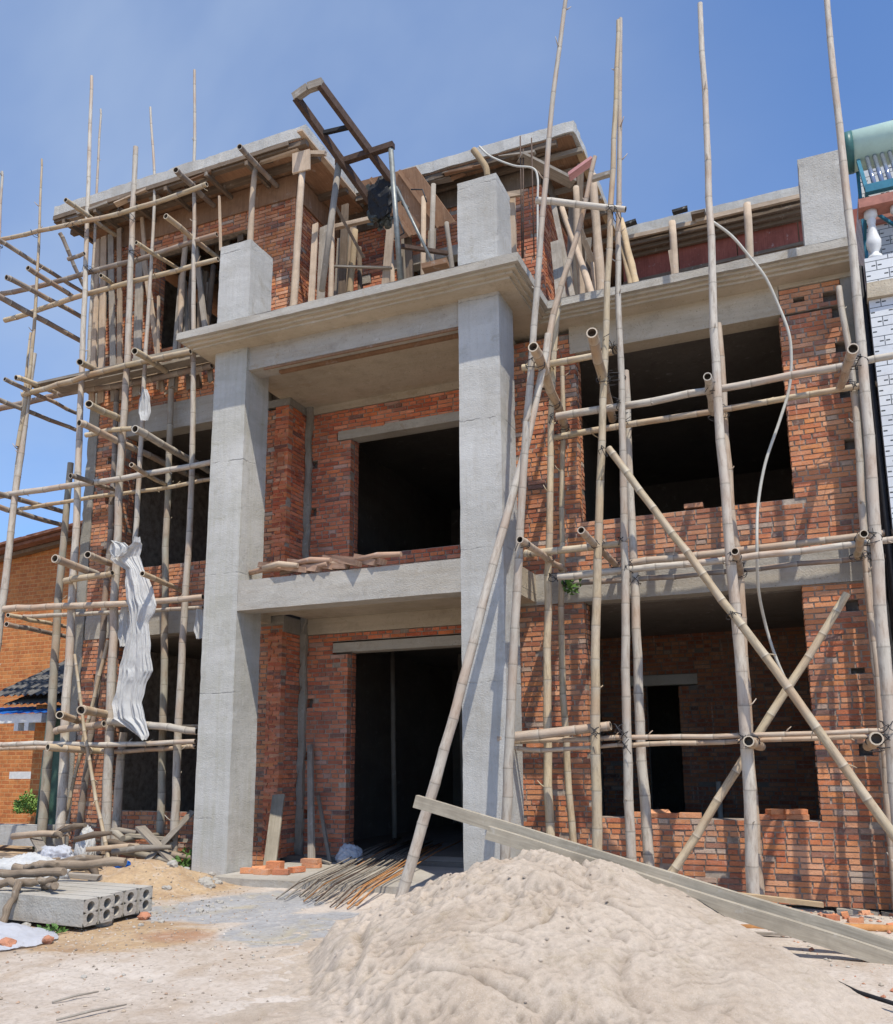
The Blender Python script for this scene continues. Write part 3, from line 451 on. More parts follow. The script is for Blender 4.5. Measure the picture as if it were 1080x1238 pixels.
# ---------------------------------------------------------------- bricks
PAL=[(.62,.235,.105),(.56,.19,.085),(.66,.28,.13),(.65,.31,.165),(.50,.155,.075),(.70,.36,.21),(.66,.26,.10),(.40,.125,.065),(.60,.25,.13)]
def brickcol(red=0.):
    r=R_.random()
    if r<.03: c=(.17,.11,.10)
    elif r<.055: c=(.52,.42,.34)
    elif r<.11: c=(.36,.17,.12)
    else: c=PAL[R_.randrange(len(PAL))]
    k=R_.uniform(.9,1.08); c=tuple(x*k for x in c)
    if red<0: return tuple(x*-red for x in c)  # negative red lowers the whole brick tone, painting in the inner room's shade
    if red: c=(c[0]*(1+.06*red),c[1]*(1-.32*red),c[2]*(1-.30*red))  # walls in shade: deeper red, with shadow fill lifted in the colour
    return c
CH=.063
def brickface(mb,mm,P,u0,u1,z0,z1,openings=(),holes=(),red=0.,depth=.112,mr=0,rag=0.):
    """P(u,d,z)->xyz. openings: (ua,ub,za,zb). real bricks course by course, mortar bed behind"""
    k=0; z=z0
    while z<z1-.012:
        zt=min(z+CH,z1); zc=(z+zt)/2
        segs=[(u0,u1)]
        for (a,b,za,zb) in list(openings)+list(holes):
            if za<zc<zb:
                ns=[]
                for (p,q) in segs:
                    if b<=p or a>=q: ns.append((p,q)); continue
                    if a>p: ns.append((p,a))
                    if b<q: ns.append((b,q))
                segs=ns
        for (p,q) in segs:
            if q-p<.02: continue
            mbx(mm,P,p+.013,q-.013,.013,depth+.004,z,zt)
            hd=(R_.random()<.35); x=p-(.12 if k%2 else 0.)+R_.uniform(-.015,.015)
            if hd: x-=.06
            while x<q-.015:
                w=.115 if (hd or R_.random()<.12) else .24
                a=max(x,p); b=min(x+w,q)
                if b-a>.025:
                    j=R_.uniform(-.004,.004)+(R_.uniform(-.012,.006) if R_.random()<.06 else 0)
                    dz=R_.uniform(-.0015,.0015)
                    if R_.random()>.012:
                        mbx(mb,P,a+.004+R_.uniform(0,.005),b-.004-R_.uniform(0,.005),j,depth,z+.007+dz,zt-.008+dz,brickcol(red),R_.uniform(-.0025,.0025))
                x+=w+.006
        z+=CH; k+=1
def mbx(mb,P,u0,u1,d0,d1,z0,z1,col=(1,1,1),tw=0):
    p=[P(u0,d0,z0),P(u1,d0+tw,z0),P(u1,d1,z0),P(u0,d1,z0),P(u0,d0+tw,z1),P(u1,d0,z1),P(u1,d1,z1),P(u0,d1,z1)]
    mb.hexa(p,col)
def FX(y,s=1): return lambda u,d,z:(u,y+d*s,z)          # faces -Y
def FR(x): return lambda u,d,z:(x-d,u,z)                # faces +X
def FL(x): return lambda u,d,z:(x+d,u,z)                # faces -X
# house constants (m)
W=.532;XR=3.679;XR1=4.21;DC=.544;Zb1=3.357;Zb2=3.753;Zs=7.054;Zct=7.267;Zcf=7.158;OV=.38
Yw=1.267;Yd=1.785;XE=7.335;XF=8.20;XD=4.824;Zs1=.759;Zs2=4.414;ZL2=6.68;XA=-3.555;Xop=1.19;XopR=3.45;Zop2=6.24;Zop1=2.98
Zr=10.848;Zrb=10.663;Ya=.609;Yb=2.12;Yc=5.13;XaR=.99;XbR=4.73;T3=7.27;T=.24;YB=8.2;XWL=-2.72;XWR=-.15
house=empty('unfinished_house',(2.1,4.0,0),'unfinished three storey brick house with grey concrete porch columns behind bamboo scaffolding','house')
def part(name,mb,mat,parent=house,label=None,kind=None):
    o=mb.build(name,mat,parent)
    if label: o['label']=label
    return o
class Core(MB):
    def box(s,*a,**k):
        s.m=1; MB.box(s,*a,**k); s.m=0
def wallpart(label,fn):
    b=MB();m=Core();fn(b,m)
    # one mesh: bricks + mortar
    off=len(b.v); b.v+=m.v; b.f+=[tuple(i+off for i in f) for f in m.f]; b.uv+=m.uv; b.col+=m.col; b.tone+=m.tone; b.sm+=m.sm; b.mi+=[1+q for q in m.mi]
    return part('brick_wall',b,[M['brick'],M['dim'] if 'dark inner' in label else M['mortar'],M['dim']],house,label)  # inner walls swap mortar for the shade-darkened interior tone
# right wing front wall, two storeys, windows
def rightwing(b,m):
    Pf=FX(Yw)
    h=[(7.78,7.90,z,z+.125) for z in (1.45,2.3,3.05)]+[(7.93,8.06,z,z+.125) for z in (4.9,5.5,6.1,6.55)]
    h+= [(7.50,7.61,z,z+.063) for z in (6.62,)]
    colx=8.02
    brickface(b,m,Pf,3.885,XF-.13,-.126,Zb1+.0,[(XD,XE,Zs1,9)],h)
    brickface(b,m,Pf,3.885,XF-.16,Zb2,ZL2+.3,[(XD,XE,Zs2,9),(XE,9,ZL2,9)],h)
    brickface(b,m,Pf,XE+.02,XF-.16,ZL2,Zs-.02,[(7.45,7.6,6.98,7.1)],[(7.52,7.63,6.78,6.9),(7.85,7.98,6.74,6.88)])
    # back half of the wall
    for (x0,x1,z0,z1) in ((XR1-.1,XD-.004,-.3,Zs),(XE+.004,XF-.02,-.3,Zs),(XD,XE,-.3,Zs1-.06),(XD,XE,Zb2-.1,Zs2-.06)): m.box(x0,x1,Yw+.118,Yw+T,z0,z1)
    for (z0,z1) in ((Zs1,Zb1),(Zs2,ZL2)):
        brickface(b,m,FR(XD+.004),Yw+.118,Yw+T,z0,z1); brickface(b,m,FL(XE-.004),Yw+.118,Yw+T,z0,z1)
    brickface(b,m,lambda u,d,z:(u,z,0) if 0 else (u,Yw+.115+d,z),XD,XE,Zs1-.126,Zs1,depth=.11)
    brickface(b,m,lambda u,d,z:(u,Yw+.115+d,z),XD,XE,Zs2-.126,Zs2,depth=.11)
    # ragged top courses of the sills
    x=XD+.02
    while x<XE-.1:
        for zz in (Zs1,Zs2):
            if R_.random()<.2: mbx(b,FX(Yw+R_.uniform(.0,.02)),x,x+.22,0,.11,zz+.002,zz+.055,brickcol(),.004)
        x+=.25
wallpart('orange red brick wall around the two large right hand windows',rightwing)
def leftwing(b,m):
    Pf=FX(Yw); h=[(-3.10,-2.98,z,z+.12) for z in (1.6,2.7,4.7,5.6,6.3)]
    brickface(b,m,Pf,XA+.2,.41,-.1,Zb1,[(XWL,XWR,.70,9)],h)
    brickface(b,m,Pf,XA+.2,.41,Zb2,ZL2,[(XWL,XWR,4.42,9)],h)
    brickface(b,m,Pf,XA+.2,.41,ZL2+.0,10.22,[(XWL,.41,ZL2-.1,7.13),(-2.33,-.40,8.13,9.92)],[(-3.2,-3.08,z,z+.12) for z in (7.5,8.9)])
    for (x0,x1,z0,z1) in ((XA+.1,XWL-.004,-.3,10.2),(XWR+.004,.30,-.3,10.2),(XWL,XWR,-.3,.64),(XWL,XWR,Zb2-.1,4.36),(XWL,XWR,7.13,8.07)): m.box(x0,x1,Yw+.118,Yw+T,z0,z1)
    m.box(XWL,-2.334,Yw+.12,Yw+T-.01,8.07,9.95); m.box(-.396,XWR,Yw+.12,Yw+T-.01,8.07,9.95); m.box(XWL,XWR,Yw+.12,Yw+T-.01,9.95,10.2)
    for (z0,z1) in ((.70,Zb1),(4.42,ZL2)):
        brickface(b,m,FR(XWL+.004),Yw+.118,Yw+T,z0,z1)
    brickface(b,m,FR(-2.33),Yw+.118,Yw+T,8.13,9.92)
    # right facing return of the pier into the terrace and the porch
    brickface(b,m,FR(.41),Yw+.118,2.75,7.27,10.2,red=.1); m.box(.17,.30,Yw+T,2.8,7.3,10.2)
wallpart('weathered brick wall of the left wing',leftwing)
def porch(b,m):
    for (z0,z1) in ((.12,3.26),(3.77,6.72)):
        brickface(b,m,FX(Yw-.003),.16,.412,z0,z1,red=.75); brickface(b,m,FR(.412),Yw+.115,Yd+.02,z0,z1,red=.75)
        m.box(.1,.3,Yw+.115,Yd+.3,z0,z1); zt=Zop1 if z0<1 else Zop2
        zs=z0 if z0<1 else 4.38
        brickface(b,m,FX(Yd),.40,4.0,z0,z1,[(Xop,XopR,z0-.1 if z0<1 else 4.38,zt),(Xop-.25,3.9,zt,zt+.14)],[(.50,.60,zz,zz+.13) for zz in (z0+.5,z0+1.3,z0+2.1)],red=.7)
        m.box(.3,Xop-.004,Yd+.118,Yd+T,z0,z1); m.box(XopR+.004,4.0,Yd+.118,Yd+T,z0,z1); m.box(Xop,XopR,Yd+.118,Yd+T,zt+.1,z1)
        if z0>1: m.box(Xop,XopR,Yd+.118,Yd+T,z0-.1,4.33)
        brickface(b,m,FR(Xop+.004),Yd+.118,Yd+T,zs,zt,red=.7); 
        brickface(b,m,FL(3.80),Yw,Yd+.02,z0,z1,red=.6); m.box(3.91,4.1,Yw+.12,Yd+.3,z0,z1)
wallpart('deep red brick walls of the recessed porch bay',porch)
def third(b,m):
    y=2.62
    brickface(b,m,FX(y),.40,4.05,T3,10.3,[(1.55,3.0,T3+.4,9.42),(1.35,3.2,9.42,9.6),(.80,1.05,9.3,9.45)],red=.35)
    m.box(.3,1.546,y+.118,y+T,T3,10.3); m.box(3.004,4.0,y+.118,y+T,T3,10.3); m.box(1.55,3.,y+.118,y+T,9.6,10.3); m.box(1.55,3.,y+.118,y+T,T3-.1,T3+.34)
    brickface(b,m,FR(4.055),y+.118,6.0,T3,10.3,red=.2); m.box(3.82,3.945,y+T,6.0,T3,10.3)
    brickface(b,m,FX(6.2),4.0,XF,T3,10.3,red=.3); m.box(4.0,XF,6.32,6.45,T3,10.3)
wallpart('shaded brick walls of the third floor terrace',third)
# interior: slabs, back and cross walls
def inner():
    m=MB()
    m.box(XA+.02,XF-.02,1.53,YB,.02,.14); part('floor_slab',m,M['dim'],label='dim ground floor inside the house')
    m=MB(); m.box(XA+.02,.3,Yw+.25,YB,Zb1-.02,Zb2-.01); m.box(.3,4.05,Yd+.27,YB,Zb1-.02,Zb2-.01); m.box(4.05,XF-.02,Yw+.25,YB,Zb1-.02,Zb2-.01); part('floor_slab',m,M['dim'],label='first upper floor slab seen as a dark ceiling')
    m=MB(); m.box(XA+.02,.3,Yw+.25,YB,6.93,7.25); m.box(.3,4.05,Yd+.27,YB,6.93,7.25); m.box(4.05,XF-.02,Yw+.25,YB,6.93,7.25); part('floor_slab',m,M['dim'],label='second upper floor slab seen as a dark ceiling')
inner()
def cross(b,m):
    for z0,z1 in ((.14,Zb1),(Zb2,6.95)):
        m.box(XA+.01,XF-.01,YB,YB+.2,z0,z1)
        m.box(4.05,4.2,Yd+.3,YB,z0,z1); m.box(.0,.15,Yd+.3,YB,z0,z1)
    m.box(XA+.01,.1,7.0,7.2,7.3,10.4); m.box(.2,XF,7.4,7.6,7.3,10.4)
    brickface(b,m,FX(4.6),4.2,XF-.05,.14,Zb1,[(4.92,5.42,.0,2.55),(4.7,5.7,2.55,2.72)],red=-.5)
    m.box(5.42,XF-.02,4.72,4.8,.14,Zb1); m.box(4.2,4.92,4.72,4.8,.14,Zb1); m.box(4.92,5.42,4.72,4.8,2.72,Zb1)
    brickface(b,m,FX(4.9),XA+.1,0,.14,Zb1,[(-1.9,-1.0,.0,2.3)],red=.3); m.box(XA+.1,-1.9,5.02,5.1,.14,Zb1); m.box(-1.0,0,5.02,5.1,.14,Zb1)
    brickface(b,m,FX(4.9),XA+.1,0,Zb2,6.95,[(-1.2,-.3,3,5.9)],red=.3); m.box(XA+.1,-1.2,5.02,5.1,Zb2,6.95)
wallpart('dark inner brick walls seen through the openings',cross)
m=MB(); m.box(4.68,5.72,4.57,4.70,2.555,2.715); part('lintel',m,M['conc_band'],label='concrete lintel over the inner doorway of the right room')
# outer side walls
m=MB(); m.box(XF-.24,XF,Yw+.25,YB+.2,-.3,7.25); part('side_wall',m,M['mortar'],label='right outer side wall of the unfinished house'); m=MB(); m.box(XA,XA+.2,Yw+.25,YB+.2,-.3,10.4); part('side_wall',m,M['mortar'],label='left outer side wall of the unfinished house')
# concrete frame
def wob_box(mb,x0,x1,y0,y1,z0,z1,n=(2,2,14),a=.006):
    """box with slightly uneven, chipped arrises"""
    import itertools
    nx,ny,nz=n
    def pt(i,j,k):
        x=x0+(x1-x0)*i/nx;y=y0+(y1-y0)*j/ny;z=z0+(z1-z0)*k/nz
        v=noise.noise_vector(Vector((x*3.1,y*3.3,z*2.7)))*a; 
        e=(i in(0,nx))+(j in(0,ny))+(k in(0,nz))
        if e>=2:
            q=max(0,noise.noise(Vector((x*9,y*9,z*9))))*a*2.2
            x+=q*(1 if i==0 else -1 if i==nx else 0); y+=q*(1 if j==0 else -1 if j==ny else 0)
        return (x+v.x,y+v.y,z+v.z*.5)
    for j in range(ny):
        for k in range(nz):
            mb.quad([pt(0,j+1,k),pt(0,j,k),pt(0,j,k+1),pt(0,j+1,k+1)]); mb.quad([pt(nx,j,k),pt(nx,j+1,k),pt(nx,j+1,k+1),pt(nx,j,k+1)])
    for i in range(nx):
        for k in range(nz):
            mb.quad([pt(i,0,k),pt(i+1,0,k),pt(i+1,0,k+1),pt(i,0,k+1)]); mb.quad([pt(i+1,ny,k),pt(i,ny,k),pt(i,ny,k+1),pt(i+1,ny,k+1)])
    for i in range(nx):
        for j in range(ny):
            mb.quad([pt(i,j,nz),pt(i+1,j,nz),pt(i+1,j+1,nz),pt(i,j+1,nz)]); mb.quad([pt(i,j+1,0),pt(i+1,j+1,0),pt(i+1,j,0),pt(i,j,0)])
m=MB(); wob_box(m,0,W,0,DC,-.1,Zs+.01,(6,6,80),.0035); part('column',m,M['conc_left'],label='left concrete porch column, streaked yellowish near its foot')
m=MB(); wob_box(m,XR,XR1,0,DC,-.1,Zs+.01,(6,6,80),.0035); part('column',m,M['conc'],label='right concrete porch column crossed by bamboo')
m=MB(); wob_box(m,0,W-.005,.0,DC,Zct,8.70,(6,6,18),.006); part('column_stub',m,M['conc'],label='short concrete stub above the left porch column')
m=MB(); wob_box(m,XR,XR1,0,DC,Zct,8.67,(6,6,18),.006); part('column_stub',m,M['conc'],label='short concrete stub above the right porch column')
m=MB(); wob_box(m,7.69,8.14,.88,1.4,Zct,8.42,(6,6,18),.006); part('column_stub',m,M['conc'],label='short concrete stub at the right end of the cornice')
m=MB(); wob_box(m,XF-.165,XF+.0,Yw-.005,Yw+.24,-.2,Zs,(3,3,80),.012); part('column',m,M['cage'],label='rough concrete corner column at the right end')
m=MB(); wob_box(m,XA,XA+.205,Yw-.02,Yw+.24,-.2,10.2,(3,3,90),.012); part('column',m,M['cage'],label='rough greenish concrete corner column at the left end')
m=MB(); wob_box(m,.415,.52,Yd-.075,Yd+.0,.1,6.9,(2,2,60),.02); part('corner_post',m,M['cage'],label='rough mortar filled corner post inside the porch')
m=MB(); wob_box(m,W,XR,.0,.30,Zb1,Zb2,(20,2,4),.006); part('beam',m,M['conc_band'],label='concrete beam between the two porch columns')
m=MB(); m.box(W,XR,.045,.33,6.725,7.06); part('beam',m,M['conc_band'],label='concrete beam under the porch cornice')
m=MB(); m.box(W+.25,XR-.02,.05,.075,6.69,6.72); m.box(W+.4,XR-.02,.2,.26,6.68,6.72); part('formwork_strip',m,M['ply'],label='brown timber strip left under the upper porch beam')
m=MB(); m.box(W,XR,.30,Yd,Zb1+.14,Zb2-.003); m.box(-.0,W,DC,Yw-.01,Zb1+.14,Zb2-.003); m.box(XR,XR1,DC,Yw-.01,Zb1+.14,Zb2-.003); part('porch_slab',m,M['conc_warm'],label='stained concrete ceiling slab of the entrance porch'); m=MB(); m.box(W-.3,XR+.3,.331,Yd-.005,6.84,7.04); part('porch_slab',m,M['conc_warm'],label='stained concrete ceiling slab of the upper porch')
m=MB(); m.box(.418,4.0,Yd-.02,Yd+.26,3.265,Zb1+.139); m.box(.0,.20,DC,Yw-.004,Zb1+.03,Zb1+.139); m.box(XR1-.2,XR1-.002,DC,Yw-.004,Zb1+.03,Zb1+.139); part('beam',m,M['conc_warm'],label='stained concrete beam over the porch doorway wall')
m=MB(); m.box(.3,4.0,Yd-.012,Yd+.26,6.725,7.0); part('beam',m,M['conc_warm'],label='stained beam at the top of the porch back wall')
for z0,z1 in ((3.262,Zb1+.139),(6.722,6.84)):
    for x0,x1 in ((.02,.414),(3.798,4.19)):
        m=MB(); wob_box(m,x0,x1,Yw+.004,Yd-.022,z0,z1,(4,4,2),.006); part('pier_cap',m,M['cage'],label='rough mortar cap between the porch pier and the slab')
for x0,x1,z0 in ((Xop-.25,3.82,Zop1+.002),(Xop-.23,3.82,Zop2+.002)):
    m=MB(); wob_box(m,x0,x1,Yd-.008,Yd+T-.01,z0,z0+.138,(12,2,2),.005); part('lintel',m,M['conc_band'])
m=MB(); m.box(1.36,3.19,2.60,2.80,9.425,9.598); m.box(.81,1.04,2.605,2.80,9.303,9.447); part('lintel',m,M['conc_band'],label='concrete lintel in the terrace back wall')
m=MB(); wob_box(m,3.88,XF,Yw-.014,Yw+.26,Zb1,Zb2,(40,2,4),.006); part('beam',m,M['conc_band'],label='pale concrete band over the lower right window')
m=MB(); wob_box(m,XWL-.6,-.0,Yw-.014,Yw+.26,Zb1,Zb2,(30,2,4),.008); part('beam',m,M['conc_band'],label='pale concrete band over the lower left window')
m=MB(); m.box(4.75,XE+.02,Yw-.012,Yw+.26,ZL2,Zs); part('beam',m,M['conc_warm'],label='concrete beam over the upper right window')
m=MB(); wob_box(m,XE+.02,XF,Yw-.02,Yw+.25,7.0,Zs+.02,(6,2,1),.01); part('beam',m,M['conc_warm'])
m=MB(); wob_box(m,XWL-.2,.0,Yw-.016,Yw+.26,ZL2,7.13,(30,2,4),.01); part('beam',m,M['conc_band'],label='pale concrete beam over the upper left window')
# stepped cornice: porch part and wing part, an L of three tiers
def ring(m,ov,z0,z1):
    # porch rectangle + wing strip
    x0,x1=-ov,XR1+ov; y0=-ov; yw=Yw-ov-.05
    m.box(x0,x1,y0,Yd,z0,z1)
    m.box(x1,XF-.03 + (ov-.38)*.3,yw,Yw+.3,z0,z1)
def L_prism(m,ov,z0,z1,seg=.12):
    x0,x1=-ov,XR1+ov; y0=-ov; yw=Yw-ov-.05; xe=XF-.04
    out=[(x0,Yw+.3),(x0,y0),(x1,y0),(x1,yw),(xe,yw),(xe,Yw+.3)]
    # subdivided outer faces, jittered a little
    def walk(a,b):
        n=max(1,int((Vector(b)-Vector(a)).length/seg)); return [(a[0]+(b[0]-a[0])*i/n,a[1]+(b[1]-a[1])*i/n) for i in range(n)]
    pts=[]
    for i in range(len(out)-1): pts+=walk(out[i],out[i+1])
    pts.append(out[-1])
    def jj(p,z): 
        v=noise.noise_vector(Vector((p[0]*4,p[1]*4,z*9)))*.008; return (p[0]+v.x,p[1]+v.y,z+v.z*.7)
    for i in range(len(pts)-1):
        a,b=pts[i],pts[i+1]; m.quad([jj(a,z0),jj(b,z0),jj(b,z1),jj(a,z1)])
    k=len(m.v)
    for z,flip in ((z1,0),(z0,1)):
        # soffit/top as quads from outer points to a inner line
        def inner(p):
            if p[0]<=x0+.001: return (W*.5,max(p[1],Yw*.5)) 
            return p
        for A in ([(x0,y0),(x1,y0),(x1,Yw+.3),(x0,Yw+.3)],[(x1,yw),(xe,yw),(xe,Yw+.3),(x1,Yw+.3)]):
            q=[(p[0],p[1],z) for p in A]
            if flip: q=q[::-1]
            m.quad(q)
m=MB(); L_prism(m,OV,Zcf,Zct); part('cornice',m,M['conc_band'],label='top fascia of the stepped concrete cornice')
m=MB(); L_prism(m,OV-.055,Zcf-.035,Zcf-.001); L_prism(m,OV-.11,Zcf-.07,Zcf-.036); L_prism(m,OV-.16,Zs,Zcf-.071); part('cornice',m,M['conc_warm'],label='lower moulded steps of the concrete cornice, stained brown')
m=MB(); m.box(XA+.02,0,Yw+.02,YB,7.13,7.26); m.box(0,XF-.03,Yw+.2,YB,7.251,Zct-.002); part('terrace_floor',m,M['conc_band'])
# roof slabs
m=MB(); wob_box(m,XA-.5,XaR,Ya,8.6,Zrb,Zr,(48,60,1),.014); part('roof_slab',m,M['conc'],label='left roof slab projecting over the left wing')
m=MB(); wob_box(m,XaR+.004,XbR,Yb,8.6,Zrb,Zr,(40,60,1),.014); part('roof_slab',m,M['conc'],label='centre roof slab set back over the terrace')
m=MB(); wob_box(m,XbR+.004,XF+.1,Yc,8.6,Zrb,Zr,(40,40,1),.014); part('roof_slab',m,M['conc'],label='right roof slab furthest back over the wing terrace')
# porch entrance slab
m=MB(); wob_box(m,.56,4.6,-.34,Yd+.1,-.1,.08,(40,12,1),.012); wob_box(m,1.0,3.6,1.6,2.1,.08,.145,(10,3,1),.01); part('entrance_slab',m,M['conc_band'])
m=MB(); x=4.3
while x<8.1:
    w=R_.uniform(.3,.75); wob_box(m,x,x+w-.02,Yw-.09-R_.uniform(0,.07),Yw+.1,-.5,-.13-R_.uniform(0,.035),(6,2,3),.03); x+=w
part('foundation',m,M['stone'],label='rubble stone footing under the right wall')
# dark post in the doorway
m=MB(); m.tube([(.86,4,.14),(.80,4,3.3)],[.045,.04],8); m.tube([(1.6,5.2,.14),(1.55,5.2,3.3)],[.04,.04],8); single('timber_prop',m,M['wood3'],'dim slim prop standing inside the dark doorway','timber prop')
m=MB(); m.tube([(5.95,4.45,.14),(5.95,4.45,1.1)],[.04,.04],10); single('pipe',m,M['white'],'short pale pipe standing inside the lower right window room','pipe')
# ---------------------------------------------------------------- roof formwork
fw=empty('roof_formwork',(-1,1,10.3),'brown plywood and timber formwork under the left roof slab','formwork')
def plyfield(m,x0,x1,y0,y1,z,step=.9):
    x=x0
    while x<x1-.01:
        xe=min(x+step*R_.uniform(.8,1.1),x1); y=y0
        while y<y1-.01:
            ye=min(y+1.8,y1); dz=R_.uniform(0,.012)
            m.box(x,xe-.004,y,ye-.004,z-.02-dz,z-.002-dz); y=ye
        x=xe
m=MB(); plyfield(m,XA-.46,XaR-.05,Ya+.03,YB-1,Zrb); part('soffit_board',m,M['ply'],fw)
m=MB()
for y in (Ya+.06,Ya+.42,1.9,2.6,3.3): m.bar((XA-.5,y,Zrb-.075),(XaR-.02,y+.02,Zrb-.07),.09,.08)
part('bearer',m,M['wood4'],fw)
m=MB()
for i in range(6):
    x=XA-.3+i*.75+R_.uniform(-.05,.05); m.bar((x,Ya-.02+R_.uniform(-.03,.03),Zrb-.15),(x+.02,3.2,Zrb-.15),.05,.07)
part('joist',m,M['wood4'],fw)
m=MB(); m.box(XA+.1,.44,Yw-.03,Yw-.002,10.2,10.60); m.box(.415,.44,Yw,2.6,10.2,10.6); part('beam_side_board',m,M['ply'],fw)
m=MB(); m.bar((XaR-.03,Ya-.12,Zrb-.0),(XaR-.02,2.2,Zrb-.03),.03,.09,up=(1,0,0)); part('edge_board',m,M['wood1'],fw,'long yellowish edge board along the inner side of the left roof')
m=MB(); m.bar((XA-.5,Ya-.005,Zrb-.04),(XaR-.3,Ya-.005,Zrb-.05),.03,.075,jit=.008); part('edge_board',m,M['wood4'],fw)
for k in range(16):
    x=R_.uniform(XA-.4,XaR-.3); y=Ya+R_.uniform(-.03,.25); a=R_.uniform(-.5,.5) if k%3 else R_.uniform(-.1,.1); l=R_.uniform(.2,.7); m=MB()
    m.bar((x,y,Zrb-.05-R_.uniform(0,.1)),(x+l*math.cos(a),y+l*math.sin(a)*.3,Zrb-.06-R_.uniform(0,.12)+l*math.sin(a)*.15),R_.uniform(.04,.16),.025,jit=.012); part('scrap_board',m,M[('wood4','ply','wood3','wood1')[k%4]],fw)
fw2=empty('roof_formwork',(3,2.5,10.3),'brown timber formwork under the centre roof slab','formwork')
m=MB(); plyfield(m,XaR+.02,XbR-.06,Yb+.03,YB-1,Zrb); part('soffit_board',m,M['ply'],fw2)
m=MB()
for y in (Yb+.08,Yb+.35): m.bar((XaR,y,Zrb-.075),(XbR-.3,y,Zrb-.07),.08,.09)
m.box(.5,4.05,2.585,2.612,10.28,10.6); m.box(4.06,4.09,2.62,6,10.28,10.6); part('bearer',m,M['wood4'],fw2)
m=MB()
for i in range(8):
    y=Yb+.3+i*.42; m.bar((4.05,y,Zrb-.12),(XbR+.03,y+.02,Zrb-.11),.06,.07)
part('joist',m,M['wood3'],fw2)
m=MB(); m.bar((XbR-.03,Yb+.4,Zrb-.06),(XbR-.03,Yc,Zrb-.06),.03,.12,up=(1,0,0)); part('edge_board',m,M['wood2'],fw2)
for k in range(12):
    x=R_.uniform(XaR+.3,XbR-.4); y=Yb+R_.uniform(-.03,.2); a=R_.uniform(-.5,.5) if k%3 else 0; l=R_.uniform(.2,.6); m=MB()
    m.bar((x,y,Zrb-.05-R_.uniform(0,.1)),(x+l*math.cos(a),y,Zrb-.06-R_.uniform(0,.1)+l*math.sin(a)*.15),R_.uniform(.04,.14),.025,jit=.012); part('scrap_board',m,M[('wood4','ply','wood3')[k%3]],fw2)
fw3=empty('roof_formwork',(6.4,5.5,10.1),'red faced formwork boards under the right roof slab','formwork')
m=MB(); plyfield(m,XbR,XF,Yc+.02,YB,Zrb); part('soffit_board',m,M['wood4'],fw3)
m=MB(); x=XbR
while x<XF: m.box(x,x+.98,5.5,5.53,9.95+R_.uniform(-.01,.01),10.42); x+=1.0
part('beam_side_board',m,M['redply'],fw3,'dull red formwork board face')
m=MB(); m.bar((XbR+.1,Yc-.02,Zrb-.05),(6.3,Yc-.02,Zrb-.06),.05,.07,jit=.01); m.bar((6.1,Yc-.05,Zrb-.05),(XF,Yc-.03,Zrb-.045),.05,.08,jit=.01); part('edge_board',m,M['wood1'],fw3,'pale edge board along the right roof slab')
m=MB()
for k,y in enumerate((5.2,5.3,5.42)): m.bar((XbR,y,Zrb-.14-.05*k),(XF,y,Zrb-.13-.05*k),.05,.06)
m.bar((XbR,5.46,9.93),(XF,5.46,9.98),.05,.06); m.bar((XbR,5.4,9.8),(XF,5.4,9.84),.05,.04); part('bearer',m,M['wood4'],fw3)
# loose plywood hanging in the middle
m=MB(); P=[Vector(p) for p in [(1.17, 1.75, 10.56), (2.28, 1.75, 10.53), (2.86, 1.95, 9.54), (1.8, 1.95, 9.48)]]
m.hexa([p+Vector((0,.02,.01)) for p in P]+P); m.bar(P[1].lerp(P[0],.25)+Vector((0,-.02,-.02)),P[2].lerp(P[3],.25)+Vector((0,-.02,-.02)),.06,.04); m.bar(P[1].lerp(P[0],.7)+Vector((0,-.02,-.02)),P[2].lerp(P[3],.7)+Vector((0,-.02,-.02)),.06,.04); single('plywood_sheet',m,M['ply'],'dark brown plywood sheet sticking out beside the hoist under the roof edge','plywood')
